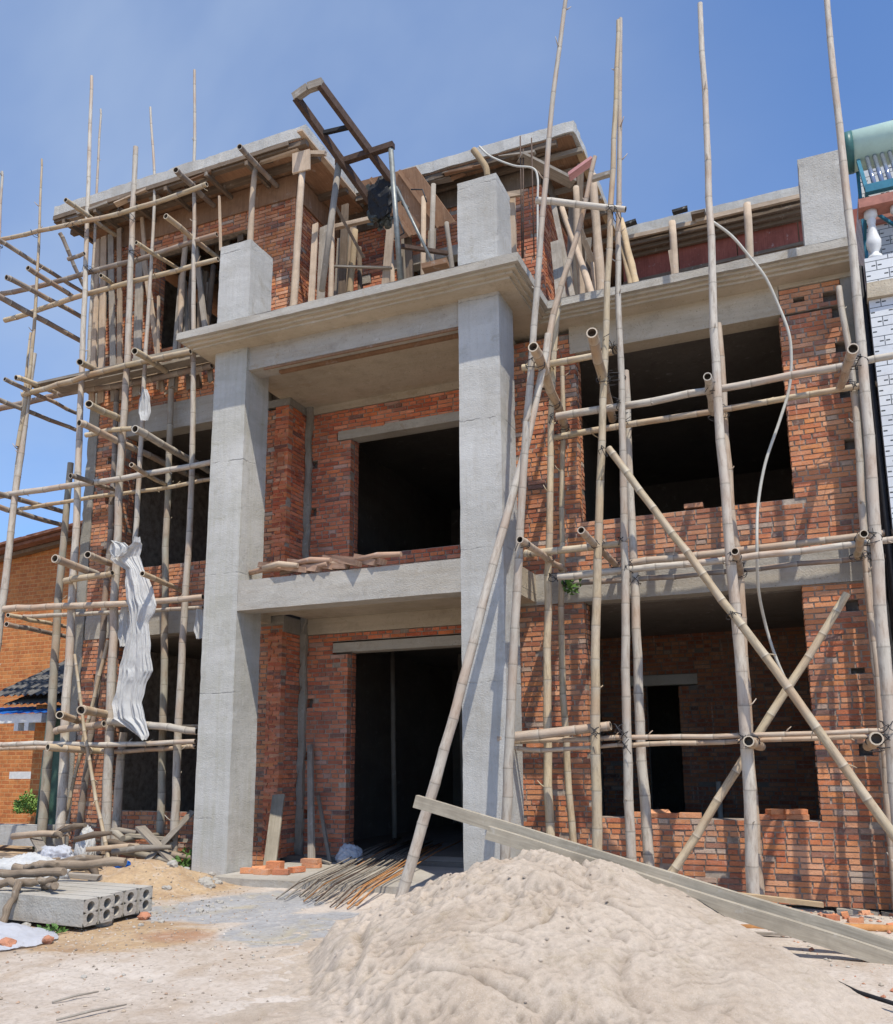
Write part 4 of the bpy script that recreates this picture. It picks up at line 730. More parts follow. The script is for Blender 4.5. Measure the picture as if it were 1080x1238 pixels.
# ---------------------------------------------------------------- bamboo
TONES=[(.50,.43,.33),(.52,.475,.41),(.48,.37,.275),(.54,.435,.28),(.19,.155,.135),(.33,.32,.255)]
GRP=['upright bamboo poles of the scaffold','horizontal bamboo rails of the scaffold','short cross poles of the scaffold','slanting bamboo braces of the scaffold']
BN=['bamboo_upright','bamboo_rail','bamboo_cross_pole','bamboo_brace']; BC=['bamboo pole','bamboo rail','bamboo cross pole','bamboo brace']
def bamboo(label,gi,pts,r0,r1,tone):
    r0*=.9; r1*=.84
    rr=random.Random(hash(label)%99991 if False else sum(ord(c)*(i+3) for i,c in enumerate(label))%99991)
    pts=[Vector(p) for p in pts]
    L=[0]
    for i in range(1,len(pts)): L.append(L[-1]+(pts[i]-pts[i-1]).length)
    tot=L[-1]
    def at(s):
        s=max(0,min(tot,s)); i=0
        while i<len(L)-2 and s>L[i+1]: i+=1
        t=(s-L[i])/(L[i+1]-L[i]); p0=pts[max(i-1,0)];p1=pts[i];p2=pts[i+1];p3=pts[min(i+2,len(pts)-1)]
        if len(pts)==2: return p1.lerp(p2,t)
        m1=(p2-p0)*.5 if i>0 else (p2-p1); m2=(p3-p1)*.5 if i<len(pts)-2 else (p2-p1)
        # scale tangents for uneven spacing
        d=L[i+1]-L[i]
        if i>0: m1=(p2-p0)/(L[i+1]-L[i-1])*d
        if i<len(pts)-2: m2=(p3-p1)/(L[i+2]-L[i])*d
        t2=t*t;t3=t2*t
        return p1*(2*t3-3*t2+1)+m1*(t3-2*t2+t)+p2*(-2*t3+3*t2)+m2*(t3-t2)
    mb=MB(); S=[];Rd=[];Cc=[];s=0
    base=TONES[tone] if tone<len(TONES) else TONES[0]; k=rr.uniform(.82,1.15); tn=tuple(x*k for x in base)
    fl=rr.uniform(.05,.3); nodes=[]
    x=fl
    while x<tot-.03:
        nodes.append(x); x+=rr.uniform(.25,.38)*(1+.7*min(1,x/max(tot,4)))*(r0/.055)**.4
    off=Vector((0,0,0)); prev=0
    def rad(s): return r0+(r1-r0)*(s/tot)
    seq=[(0,1.0,(0,.2,0))]
    for x in nodes:
        seq+=[((prev+x)/2,.97,(0,0,0)),(x-.025,1.0,(.1,.5,0)),(x-.009,1.025,(.25,1,0)),(x,1.055,(1,0,0)),(x+.010,1.01,(.45,0,0)),(x+.03,.99,(.1,0,0))]; prev=x
    seq.append((tot,.97,(0,.2,0)))
    kink={}
    P=[];Q=[];K=[]
    offs=[Vector((rr.uniform(-1,1),rr.uniform(-1,1),rr.uniform(-1,1)))*min(.010,r1*.3) for _ in range(len(nodes)+2)]
    last=-1
    for sx,f,c in seq:
        if sx<=last+.002: continue
        last=sx; i=0
        while i<len(nodes) and nodes[i]<sx: i+=1
        n0=nodes[i-1] if i>0 else 0; n1=nodes[i] if i<len(nodes) else tot; tt=(sx-n0)/max(n1-n0,1e-6)
        P.append(at(sx)+offs[i].lerp(offs[i+1],tt)); Q.append(rad(sx)*f); K.append(c)
    seg=12 if r0>.04 else 8
    mb.tube(P,Q,seg,False,K,tn,rr.uniform(0,50))
    # hollow ends: rim + recessed dark bore
    for e in (0,-1):
        p=P[e]; t=(P[1]-P[0]).normalized() if e==0 else (P[-1]-P[-2]).normalized(); inn=t*(.10 if e==0 else -.10)
        u=t.orthogonal().normalized(); w=t.cross(u); r=Q[e]
        b0=len(mb.v)
        for rad_,o in ((r,0),(r*.78,0),(r*.78,1)):
            for q in range(seg):
                a=2*math.pi*q/seg; mb.v.append(tuple(p+(u*math.cos(a)+w*math.sin(a))*rad_+(inn if o else Vector())))
        for ringi,cc in ((0,(0,1,0)),(1,(1,0,0))):
            for q in range(seg):
                q2=(q+1)%seg; mb.face((b0+ringi*seg+q,b0+ringi*seg+q2,b0+(ringi+1)*seg+q2,b0+(ringi+1)*seg+q),[(0,0)]*4,cc,False,tn if ringi==0 else (.10,.08,.06))
        mb.face(tuple(b0+2*seg+q for q in range(seg)),[(0,0)]*seg,(1,0,0),False,(.02,.02,.02))
    # twig stubs
    if gi!=2:
        for x in nodes:
            if rr.random()<(.45 if r0<.07 and x>tot*.55 else .16):
                p=at(x); t=(at(x+.05)-at(x-.05)).normalized(); u=t.orthogonal().normalized(); a=rr.uniform(0,6.28); dv=(u*math.cos(a)+t.cross(u)*math.sin(a)); l=rr.uniform(.025,.08); rw=rad(x)
                mb.tube([p+dv*rw*.8,p+dv*(rw+l*.5)+t*l*.5,p+dv*(rw+l)+t*l*1.1],[.009,.007,.004],5,True,[(0,0,0)]*3,tn)
    o=single(BN[gi],mb,M['bamboo'],label,BC[gi],GRP[gi]); o['_r']=r0
    del o['_r']
    return [(at(tot*i/60),rad(tot*i/60)) for i in range(61)],o
POLES=[]
for row in BAMBOO:
    pl,o=bamboo(*row); POLES.append((row[1],pl,o,row))
# lashings: wire wraps where rails and cross poles meet uprights, children of the rail
nl=0
for gi,pl,o,row in POLES:
    if gi==0 : continue
    for gj,pl2,o2,row2 in POLES:
        if gj!=0: continue
        best=min(((p-q).length,p,q,r,r2) for p,r in pl[::2] for q,r2 in pl2[::1])
        d,p,q,r,r2=best
        if d<.26 and nl<70:
            t1=(pl[-1][0]-pl[0][0]).normalized(); t2=(pl2[-1][0]-pl2[0][0]).normalized(); c=(p+q)/2; mb=MB()
            nrm=t1.cross(t2)
            if nrm.length<.3: continue
            nrm.normalize(); h=d/2+max(r,r2)*.9
            for sgn in (1,-1):
                dg=(t1+t2*sgn).normalized(); w_=max(r,r2)*1.25
                pts=[]
                for k in range(17):
                    a=2*math.pi*k/16; pts.append(c+dg*math.cos(a)*w_*1.1+nrm*math.sin(a)*h+(t1-t2*sgn)*R_.uniform(-.006,.006))
                mb.tube(pts,[.0045]*17,5,False)
            e=c+Vector((R_.uniform(-.08,.08),-.06,R_.uniform(-.1,.08))); mb.tube([c-nrm*h*0+Vector((0,-h,0)),c+Vector((0,-h-.03,.02)),e+Vector((0,-h,0))],[.004]*3,4)
            lo=mb.build('lashing',M['tie'],None,c); lo.parent=o; lo.location=c-o.location; nl+=1
# ---------------------------------------------------------------- timber
for name,label,grp,shape,pts,w,d,tone in TIMBER:
    m=MB(); a,b=Vector(pts[0]),Vector(pts[1])
    if shape=='log':
        n=10; q=[];r=[];of=R_.uniform(0,99)
        for i in range(n+1):
            p=a.lerp(b,i/n)+noise.noise_vector(Vector((of,i*.35,0)))*.02; q.append(p); r.append(w*(1+.12*noise.noise(Vector((of,i*.9,5))))*(1-.12+.24*i/n))
        m.tube(q,r,10,True,None,None,R_.uniform(0,9))
    else:
        up=None
        if name=='split_plank': w,d=.10,.07; a.z=min(a.z,3.98); b.z=max(b.z,3.80)
        n=5; q=[a.lerp(b,i/n)+noise.noise_vector(Vector((a.x*7,i*.5,a.z)))*.006*(0<i<n) for i in range(n+1)]
        m.bar(a,b,w,d,up,jit=.006)
    if name=='split_plank': tone=9
    single(name,m,M['wood%d'%tone],label,{'timber_prop':'timber prop','split_plank':'plank','pink_plank':'plank','board':'board','broad_board':'board','plate':'plywood'}.get(name,'timber'),grp)
for k,(y,z,x0,x1,l) in enumerate(((.60,7.545,-4.15,-1.9,'front weathered plank of the left deck, outer length'),(.62,7.575,-2.0,-.55,'front weathered plank of the left deck, inner length'),(.84,7.55,-3.9,-.6,'middle weathered plank of the left deck'),(1.06,7.55,-3.5,-.5,'rear weathered plank of the left deck'))):
    m=MB(); m.bar((x0,y,z),(x1,y+.02,z-.01),.2,.045,jit=.008); single('deck_plank',m,M['wood%d'%(3,7,3,1)[k]],l,'plank','planks of the left scaffold deck')
for k,(x0,x1,y,l) in enumerate(((-2.05,-1.0,.72,'left board of the lowest deck below the white sheet'),(-1.6,-.5,.95,'right board of the lowest deck below the white sheet'))):
    m=MB(); m.bar((x0,y,1.96),(x1,y,1.93),.2,.04,jit=.008); single('deck_plank',m,M['wood3'],l,'plank','boards of the lowest left deck')
for k in range(11):
    x=R_.uniform(-2.2,-.55); y=R_.uniform(1.55,2.4); m=MB(); tx=R_.uniform(-.15,.15); zt=R_.uniform(9.3,10.5)
    if k%2: m.tube([(x,y,7.3),(x+tx,y,zt)],[.045,.04],8)
    else: m.bar((x,y,7.3),(x+tx,y+.05,zt),.12,.03,jit=.006)
    single('timber_prop',m,M['wood%d'%(3,4,1)[k%3]],'shaded prop deeper inside the third floor left window','timber prop','shaded props inside the third floor window')
for k in range(9):
    x=R_.uniform(.6,3.4); y=R_.uniform(1.6,2.45); m=MB(); tx=R_.uniform(-.2,.2); zt=R_.uniform(9.6,10.5)
    if k%2: m.tube([(x,y,7.3),(x+tx,y,zt)],[.045,.04],8)
    else: m.bar((x,y,7.3),(x+tx,y+.05,zt),.12,.03,jit=.006)
    single('timber_prop',m,M['wood%d'%(3,1,4)[k%3]],'slim prop standing at the back of the terrace recess','timber prop','props at the back of the terrace recess')
for k in range(8):
    y=R_.uniform(2.3,4.8); x=R_.uniform(4.15,4.6); m=MB(); m.bar((x,y,7.3),(x+R_.uniform(-.1,.3),y+R_.uniform(-.3,.3),R_.uniform(9.2,10.4)),.09,.035,jit=.006)
    single('timber_prop',m,M['wood%d'%(3,4)[k%2]],'board prop leaning along the side of the terrace pier','timber prop','board props along the terrace pier side')
for k in range(7):
    x=.55+k*.27+R_.uniform(-.1,.1); y=R_.uniform(.02,.3); z=3.80+R_.uniform(0,.12); l=R_.uniform(.5,.85); m=MB(); an=R_.uniform(-.35,.05)
    m.tube([(x,y,z),(x+l*.5,y+l*.5*an,z+.01),(x+l,max(-.04,y+l*an),z-R_.uniform(0,.04))],[.035,.04,.032],8)
    single('split_pole',m,M['wood%d'%(9,1,9)[k%3]],'thin round pole in the bundle on the porch beam','pole','thin poles bundled on the porch beam')
# long timbers leaning on the sand pile
def beam3(label,pts,w,d,tone,up=None):
    m=MB(); n=14; a,b=Vector(pts[0]),Vector(pts[1]); t=(b-a).normalized(); u=Vector((0,0,1)); sd=t.cross(u).normalized(); u=sd.cross(t)
    ringp=[]; L=(b-a).length
    for i in range(n+1):
        c=a.lerp(b,i/n)+noise.noise_vector(Vector((a.x,i*.4,a.y)))*.008
        ringp.append([c+sd*(x*w/2)+u*(y*d/2)+noise.noise_vector(Vector((x*3,y*3,i*.8)))*.004 for x,y in ((-1,-1),(1,-1),(1,1),(-1,1))])
    for i in range(n):
        for k in range(4):
            k2=(k+1)%4; ww=w if k%2==0 else d
            m.quad([ringp[i][k2],ringp[i][k],ringp[i+1][k],ringp[i+1][k2]],(1,1,1),[(0,L*i/n),(ww,L*i/n),(ww,L*(i+1)/n),(0,L*(i+1)/n)])
    m.quad([ringp[0][k] for k in range(4)],(1,1,1),[(0,0),(w,0),(w,d),(0,d)]); m.quad([ringp[n][k] for k in (3,2,1,0)],(1,1,1),[(0,0),(w,0),(w,d),(0,d)])
    single('long_timber',m,M['wood%d'%tone],label,'timber','long timbers on the sand pile')
beam3('longer grey squared timber sticking out left over the sand pile',[(4.03,-2.0,1.07),(7.80,-1.86,.07)],.07,.11,7)
beam3('shorter grey squared timber in front, ending above the sand crest',[(4.76,-2.13,.83),(7.95,-2.05,-.03)],.075,.11,7)
m=MB(); m.bar((6.22,-.04,.16),(7.30,-.02,.08),.07,.04,jit=.006); single('board',m,M['wood2'],'yellow board lying level before the foot of the lower right wall','board')
m=MB(); m.tube([(6.5,-.95,-.03),(7.4,-.6,-.02),(8.6,-.45,-.02)],[.035,.04,.04],8); single('pole',m,M['rodo'],'rust brown pole lying on the ground at the right edge','pole')
# ---------------------------------------------------------------- ground and sand
def ss(a,b,x):
    t=max(0,min(1,(x-a)/(b-a))); return t*t*(3-2*t)
def gz(x,y):
    d=-.04*ss(5.2,6.2,x)*ss(-1.6,-.4,y)-.25*ss(5.3,6.1,x)*ss(.3,.95,y)
    for o_ in (0,.42): d-=.018*math.exp(-((y+4.15+o_+.10*(x-1)+.05*math.sin(x*1.7))/.07)**2)*ss(6,3,x)
    d+=.012*noise.fractal(Vector((x*1.3,y*1.3,0)),1,2,5)+.006*noise.noise(Vector((x*9,y*9,3)))
    r=math.hypot((x+.1)/1.15,(y+.75)/1.0); d+=.34*max(0,1-r)**1.2*(1+.3*noise.noise(Vector((x*4,y*4,9))))
    if x<-.6 and y>-.6: d+=.0
    return d
def grid_ob(name,xs,ys,fz,fcol,mat):
    nx,ny=len(xs),len(ys); v=[(x,y,fz(x,y)) for y in ys for x in xs]; f=[];col=[];uv=[]
    cv=[fcol(x,y) for y in ys for x in xs]
    for j in range(ny-1):
        for i in range(nx-1):
            q=(j*nx+i,j*nx+i+1,(j+1)*nx+i+1,(j+1)*nx+i); f.append(q); col+=[cv[k] for k in q]; uv+=[(v[k][0],v[k][1]) for k in q]
    m=MB(); m.v=v;m.f=f;m.uv=uv;m.col=col;m.tone=[(1,1,1)]*len(col);m.sm=[True]*len(f);m.mi=[0]*len(f)
    return m.build(name,mat)
def rng(a,b,st):
    n=int(round((b-a)/st)); return [a+(b-a)*i/n for i in range(n+1)]
far=[-600,-300,-150,-80,-40,-25,-16]
xs=far+rng(-12,-2,.35)+rng(-1.95,9.5,.05)+[10,11,13,16,25,40,80,150,300,600]; ys=far+[-12,-9]+rng(-7,1.3,.05)+rng(1.4,9,.5)+[11,14,20,30,50,90,150,300,600]
def gcol(x,y):
    def inside(cx,cy,rx,ry): return max(0,1.15-math.hypot((x-cx)/rx,(y-cy)/ry)*.75)
    soil=max(inside(1.6,-3.15,1.25,.95)*.9, inside(-.1,-.9,1.4,1.3), 1 if x<-1.2 else 0)
    slur=max(inside(1.95,-1.55,.85,1.2),inside(3.1,-2.35,.75,1.0),inside(1.6,-2.0,.6,.7))
    red=inside(2.35,-3.05,.45,.35)*.8
    return (min(1,soil),min(1,slur*.92),min(1,red))
g=grid_ob('ground',xs,ys,gz,gcol,M['ground']); tag(g,kind='structure')
def sandh(x,y):
    # main cone
    dx=x-5.35; dy=y+2.25
    ax=1.75 if dx<0 else 2.75; ay=2.55 if dy<0 else 1.45
    wob=.14*noise.noise(Vector((x*.9,y*.9,4)))
    r=math.hypot(dx/ax,dy/ay)+wob*.6
    h=.74*(1-ss(.0,1.0,r)**.80 if r<1 else 0)
    h=.71*max(0,1-r)**.93 if r<1 else 0
    h=h if h<.56 else .56+(h-.56)*.45+.03*noise.noise(Vector((x*1.7,y*1.7,1)))*ss(.56,.66,h)
    h+=.12*max(0,1-math.hypot((x-4.9)/3.0,(y+3.6)/2.2))*ss(0,.10,h)
    h+=.06*ss(1.8,.7,r)*ss(7.4,5.3,x)
    s_=(x-7.0)*.88+(y+2.4)*.48; h=min(h,max(0,(.13-s_)*.75))
    return h
def sandz(x,y):
    h=sandh(x,y); e=ss(.0,.10,h)
    rough=ss(7.0,5.3,x+.25*(y+2.2))
    p=Vector((x,y,0)); a=0
    rd=1-abs(noise.noise(p*3.1+Vector((3,1,2))))*2
    n1=noise.fractal(p*2.2,1,2,6)
    cl=noise.voronoi(p*7.5+noise.noise_vector(p*4)*.5)[0][0]; cl2=noise.voronoi(p*19+noise.noise_vector(p*9)*.6)[0][0]
    m1=max(0,noise.noise(p*1.6+Vector((9,2,0)))*1.6+.35)
    lum=ss(.02,.28,noise.noise(p*1.15+Vector((2,7,0)))+.12)*.6*rough+.4*rough   # lumpy zones, smooth in between
    a+=.045*n1*(.35+.65*lum)+lum*(.06*(.45-cl)+.022*(.5-cl2))+.006*noise.fractal(p*14,1,2,3)
    step=noise.noise(Vector((x*1.1+y*.5,y*1.9-x*.3,7))); a+=-.05*max(0,1-abs(step)*9)*rough
    a+=(.12+.88*lum)*(.009*(.5-noise.voronoi(p*29)[0][0])+.020*(.35-abs(noise.noise(p*9+noise.noise_vector(p*3)))*1.6)+.013*(.35-abs(noise.noise(p*21))*1.6)+.008*noise.fractal(p*30,.9,2.2,2)); fl=abs(noise.noise(Vector((x*1.5+y*.6,y*3.1-x*.5,5))))
    a-=.035*rough*max(0,1-fl/.05)*ss(-.1,.25,noise.noise(p*1.9+Vector((4,4,0))))
    return -.035+h+e*a*1.15+gz(x,y)*.5
def clods(ob):
    me=ob.data; bm=bmesh.new(); bm.from_mesh(me); cl=bm.loops.layers.float_color.get('Col'); rr=random.Random(3)
    for i in range(250):
        if i%3==0: x,y=rr.gauss(4.4,.55),rr.gauss(-2.6,.8)
        elif i%3==1: x,y=rr.gauss(5.2,.9),rr.gauss(-2.9,.9)
        else: x,y=rr.uniform(3.4,7),rr.uniform(-4.6,-1.6)
        if sandh(x,y)<.03: continue
        r=.005+.014*rr.random()**3; z=sandz(x,y)+r*.3; g_=bmesh.ops.create_icosphere(bm,subdivisions=1,radius=r); of=Vector((i*.7,0,0))
        k=rr.uniform(.85,1.05); fs=set()
        for v in g_['verts']:
            v.co*=1+.5*noise.noise(v.co*60+of); v.co.z*=.75; v.co+=Vector((x,y,z))
            for f in v.link_faces: fs.add(f)
        for f in fs:
            for l in f.loops: l[cl]=(k,k,k,1)
    bm.to_mesh(me); bm.free()
sx_,sy_=rng(2.9,8.3,.0155),rng(-5.4,-.8,.017)
HZ=[[sandz(x,y) for x in sx_] for y in sy_]; ix={x:i for i,x in enumerate(sx_)}; iy={y:i for i,y in enumerate(sy_)}
def hz(x,y): return HZ[iy[y]][ix[x]]
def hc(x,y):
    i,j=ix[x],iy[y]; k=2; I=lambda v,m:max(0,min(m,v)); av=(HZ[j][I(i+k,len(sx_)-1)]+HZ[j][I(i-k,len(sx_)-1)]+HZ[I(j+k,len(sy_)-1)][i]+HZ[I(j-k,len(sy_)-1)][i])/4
    q=max(.55,min(1.06,1+(HZ[j][i]-av)*20)); return (q,q*.985,q*.96)  # hollows darker, crests lighter: cavity shade put into the vertex colour
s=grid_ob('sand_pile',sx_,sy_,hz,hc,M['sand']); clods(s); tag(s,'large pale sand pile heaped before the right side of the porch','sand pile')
# ---------------------------------------------------------------- rods on the porch slab
GR='steel rods lying across the porch slab'
for i in range(30):
    x0=2.0+i*.038+R_.uniform(-.04,.04); y0=-.92-i*.014+R_.uniform(-.16,.16); lay=i%3
    ax=-.22+R_.uniform(-.035,.035); L=R_.uniform(4.0,5.2); z0=.015+lay*.015
    pts=[(x0-.0,y0-.06,max(.008,z0-.005)),(x0,y0,z0+.012),(x0+ax*.55,y0+.55,.09+lay*.02),(x0+ax*1.8,y0+1.8,.11+lay*.02),(x0+ax*3.3,y0+3.3,.17+lay*.018),(x0+ax*L,y0+L,.175+lay*.018)]
    m=MB(); r=R_.choice((.006,.0075,.009)); m.tube(pts,[r]*6,6)
    k='rodo' if i>=24 or i==9 else ('rodg' if i%3 else 'rod')
    single('steel_rod',m,M[k],{'rodo':'orange rusted rod in the bundle lying through the doorway','rodg':'dusty grey rod in the bundle lying through the doorway','rod':'dark rod in the bundle lying through the doorway'}[k],'steel rod',GR)
# ---------------------------------------------------------------- bricks lying about
def brick_at(x,y,z,rz,tilt,label,grp,l=.24,w=.115,h=.053,mat='brick'):
    m=MB(); mat_=Matrix.Translation((x,y,z))@Matrix.Rotation(rz,4,'Z')@Matrix.Rotation(tilt,4,'X')
    P=[mat_@Vector(p)+noise.noise_vector(Vector(p)*31+Vector((x,y,z)))*.004 for p in [(a*l/2,b*w/2,c) for c in (0,h) for a,b in ((-1,-1),(1,-1),(1,1),(-1,1))]]
    m.hexa(P,PAL[R_.randrange(4)]); single('brick',m,M[mat],label,'brick',grp)
lbl=['orange brick of the small group on the porch slab, left front','orange brick of the small group on the porch slab, standing on end','orange brick of the small group on the porch slab, right front','orange brick lying at the back of the small group on the porch slab','orange brick of the small group on the porch slab, middle front','orange brick leaning over the left of the small group']
for (x,y,rz,ti,h),l in zip(((.80,.10,.2,0,.06),(1.05,.28,.1,0,.13),(1.25,.12,.3,0,.06),(1.30,.38,1.2,0,.06),(1.03,.05,.05,0,.06),(.86,.24,.8,.25,.06)),lbl): brick_at(x,y,.085,rz,ti,l,'loose bricks on the porch slab',.2,.11,h)
brick_at(1.23,.85,.085,.3,0,'lower brick of the pair at the foot of the leaning boards','loose bricks on the porch slab'); brick_at(1.21,.86,.14,.1,0,'upper brick of the pair at the foot of the leaning boards','loose bricks on the porch slab')
for (x,z,rz,ti,l) in ((5.35,.765,.1,0,'first loose brick on the lower right window sill from the left'),(5.60,.78,.5,.35,'tilted loose brick on the lower right window sill'),(5.95,.765,.0,0,'second loose brick on the lower right window sill'),(6.88,.765,.15,0,'lower brick of the stack on the right of the sill'),(6.90,.82,.6,0,'top brick of the stack on the right of the sill'),(7.10,.765,.05,0,'orange brick right of the stack on the sill'),(7.08,.822,.3,0,'brick lying on the orange brick of the sill'),(5.15,3.0,0,0,None)):
    if l: brick_at(x,Yw+.09,z,rz,ti,l,'loose bricks on the window sill')
for i in range(34):
    x=R_.uniform(6.7,8.4); y=R_.uniform(.15,1.0) if i<24 else R_.uniform(-.7,.1); s_=R_.uniform(.05,.13)
    brick_at(x,y,gz(x,y)-.01,R_.uniform(0,3),R_.uniform(-.6,.6),'broken red brick piece in the rubble along the right wall foot','broken bricks along the right wall foot',s_,s_*.7,R_.uniform(.03,.06))
# rubble stones by blocks
def stone(x,y,z,r,label,grp,mat='stone',sq=.7):
    m=MB(); bm=bmesh.new(); bmesh.ops.create_icosphere(bm,subdivisions=2,radius=r)
    of=Vector((R_.uniform(0,99),0,0))
    for v in bm.verts: v.co*=1+.45*noise.noise(v.co.normalized()*1.4+of); v.co.z*=sq
    m.v=[tuple(v.co+Vector((x,y,z))) for v in bm.verts]
    for f in bm.faces: m.face(tuple(v.index for v in f.verts),[(0,0)]*3,(.45,.2,.12))
    bm.free(); single('stone',m,M[mat],label,'stone',grp)
GS='stones scattered on the ground'
for i in range(60):
    if i<26: x,y=R_.uniform(.2,1.9),R_.uniform(-3.7,-1.2)
    elif i<40: x,y=R_.uniform(.5,3.6),R_.uniform(-5,-3.3)
    else: x,y=R_.uniform(-.3,.9),R_.uniform(-.8,.1)
    stone(x,y,gz(x,y)+.005,R_.uniform(.012,.05) if i<26 else R_.uniform(.008,.022) if i<40 else R_.uniform(.03,.085),['small grey stone on the soil by the hollow blocks','tiny pebble on the dusty foreground','grey rubble stone at the foot of the left column'][0 if i<26 else 1 if i<40 else 2],GS)
stone(1.38,-2.92,.03,.085,'fist sized grey stone in front of the hollow blocks',GS); stone(1.52,-2.55,.03,.06,'reddish stone beside the hollow block ends',GS,'brick'); stone(1.42,-3.98,.03,.075,'red brick lump at the corner of the white sheet',GS,'brick'); stone(1.58,-3.72,.03,.05,'small red lump between white sheet and soil',GS,'brick')
# ---------------------------------------------------------------- hollow concrete beams
for i in range(5):
    x1=1.48-.02*i+(.0 if i in(0,) else .03*math.sin(i*2)); y0=-3.26+.185*i; z0=.045; H=.225; Wd=.17; L=2.3; m=MB()
    al=-.03; 
    def tp(l,w,h): return (x1-l*math.cos(al),y0+w+l*.06,z0+h+ (0 if i else 0))
    # end face with two round holes
    def endface(l,flip):
        cs=[(Wd/2,H*.29),(Wd/2,H*.71)]
        for (cw,chh),(h0,h1) in zip(cs,((0,H/2),(H/2,H))):
            n=16; outer=[];inn=[]
            for k in range(n):
                a=2*math.pi*k/n; dx,dy=math.cos(a),math.sin(a)
                tw=(Wd/2)/abs(dx) if abs(dx)>1e-6 else 9; th=((h1-chh) if dy>0 else (chh-h0))/abs(dy) if abs(dy)>1e-6 else 9
                t=min(tw,th); outer.append((cw+dx*t,chh+dy*t)); inn.append((cw+dx*.043,chh+dy*.043))
            for k in range(n):
                k2=(k+1)%n; q=[tp(l,*outer[k]),tp(l,*outer[k2]),tp(l,*inn[k2]),tp(l,*inn[k])]
                m.quad(q); m.m=0
                m.quad([tp(l,*inn[k]),tp(l,*inn[k2]),tp(l+.5,*inn[k2]),tp(l+.5,*inn[k])])
            # corners
            for (aw,ah) in ((0,h0),(Wd,h0),(0,h1),(Wd,h1)):
                pass
            m.quad([tp(l+.45,*p) for p in inn[::2]],(.0,.0,.0))
    endface(0,False)
    a=[tp(0,0,0),tp(0,Wd,0),tp(L,Wd,0),tp(L,0,0),tp(0,0,H),tp(0,Wd,H),tp(L,Wd,H),tp(L,0,H)]
    for q in ((0,1,2,3),(4,5,6,7),(1,2,6,5),(2,3,7,6),(3,0,4,7)): m.quad([a[k] for k in q])
    # close the corner gaps of the end face just behind it
    e=.004; m.quad([tp(e,0,0),tp(e,Wd*.2,0),tp(e,Wd*.2,H),tp(e,0,H)]); m.quad([tp(e,Wd*.8,0),tp(e,Wd,0),tp(e,Wd,H),tp(e,Wd*.8,H)])
    for hh in (.0,.46,.92): m.quad([tp(e,0,H*hh),tp(e,Wd,H*hh),tp(e,Wd,H*(hh+.08)),tp(e,0,H*(hh+.08))])
    single('hollow_concrete_beam',m,M['conc_band'],['front','second','middle','fourth','rearmost'][i]+' hollow concrete beam of the five lying side by side','concrete beam','hollow concrete beams lying side by side')
# firewood on the beams
logs=[((-.5,-2.85,.36),(.95,-3.0,.44),.055,'long grey log lying along the top of the hollow beams'),((-.1,-2.62,.40),(1.0,-2.25,.46),.06,'forked log behind the long grey log'),((.2,-3.15,.33),(.72,-3.05,.36),.05,'short sawn log end on the front hollow beam'),((.45,-3.1,.32),(.86,-2.98,.37),.045,'second short log beside the sawn log end'),((.62,-2.9,.30),(1.0,-3.12,.34),.04,'short bright cut log pointing at the block ends'),((.2,-2.75,.44),(.75,-2.9,.49),.04,'thin log crossing the top of the log heap'),((-.3,-3.2,.30),(.3,-3.2,.34),.05,'grey log end at the left edge of the heap'),((.66,-3.36,.05),(.60,-3.16,.36),.045,'short thick stick leaning on the front of the first hollow beam')]
for a,b,r,l in logs:
    m=MB(); n=16; of=R_.uniform(0,99); a,b=Vector(a),Vector(b)
    m.tube([a.lerp(b,i/n)+noise.noise_vector(Vector((of,i*.3,0)))*.035 for i in range(n+1)],[r*.72*(1+.35*noise.noise(Vector((of,i*.9,3)))) for i in range(n+1)],9,True,None,None,of); single('log',m,M['wood8'],l,'log','logs on the hollow beams')
for i in range(34):
    x=R_.uniform(-3.4,-.5) if i<24 else R_.uniform(-1.6,.0); y=R_.uniform(-.2,.8) if i<24 else R_.uniform(-1.9,-1.2); z=(.05+.02*i if i<24 else .08+.03*(i-24))+R_.uniform(0,.03); ln=R_.uniform(.3,1.2); an=R_.uniform(-1,1) if i%2 else R_.uniform(-.35,.35); m=MB()
    dx,dy=math.cos(an)*ln/2,math.sin(an)*ln/2; tz=R_.uniform(-.10,.12)
    if i%3: m.tube([(x-dx,y-dy,z),(x,y,z+tz/2+.02),(x+dx,y+dy,z+tz)],[R_.uniform(.025,.05),.045,R_.uniform(.02,.04)],8)
    else: m.bar((x-dx,y-dy,z),(x+dx,y+dy,z+tz),R_.uniform(.07,.16),R_.uniform(.025,.05),jit=.01)
    single('firewood',m,M[('wood3','wood1','wood8','wood7','wood4')[i%5]],'piece of scrap timber in the heap at the foot of the left wall' if i<24 else 'piece of scrap timber between the hollow beams and the left wall','scrap timber','scrap timber heap at the left wall')
for (a,b,l) in (((-.95,.2,.1),(-.75,.9,.75),'scrap board standing slanted in the left timber heap'),((-.5,.3,.12),(-1.3,.5,.55),'broad pale scrap board leaning in the left timber heap')):
    m=MB(); m.bar(a,b,.14,.03,jit=.01); single('firewood',m,M['wood3'],l,'scrap timber','scrap timber heap at the left wall')
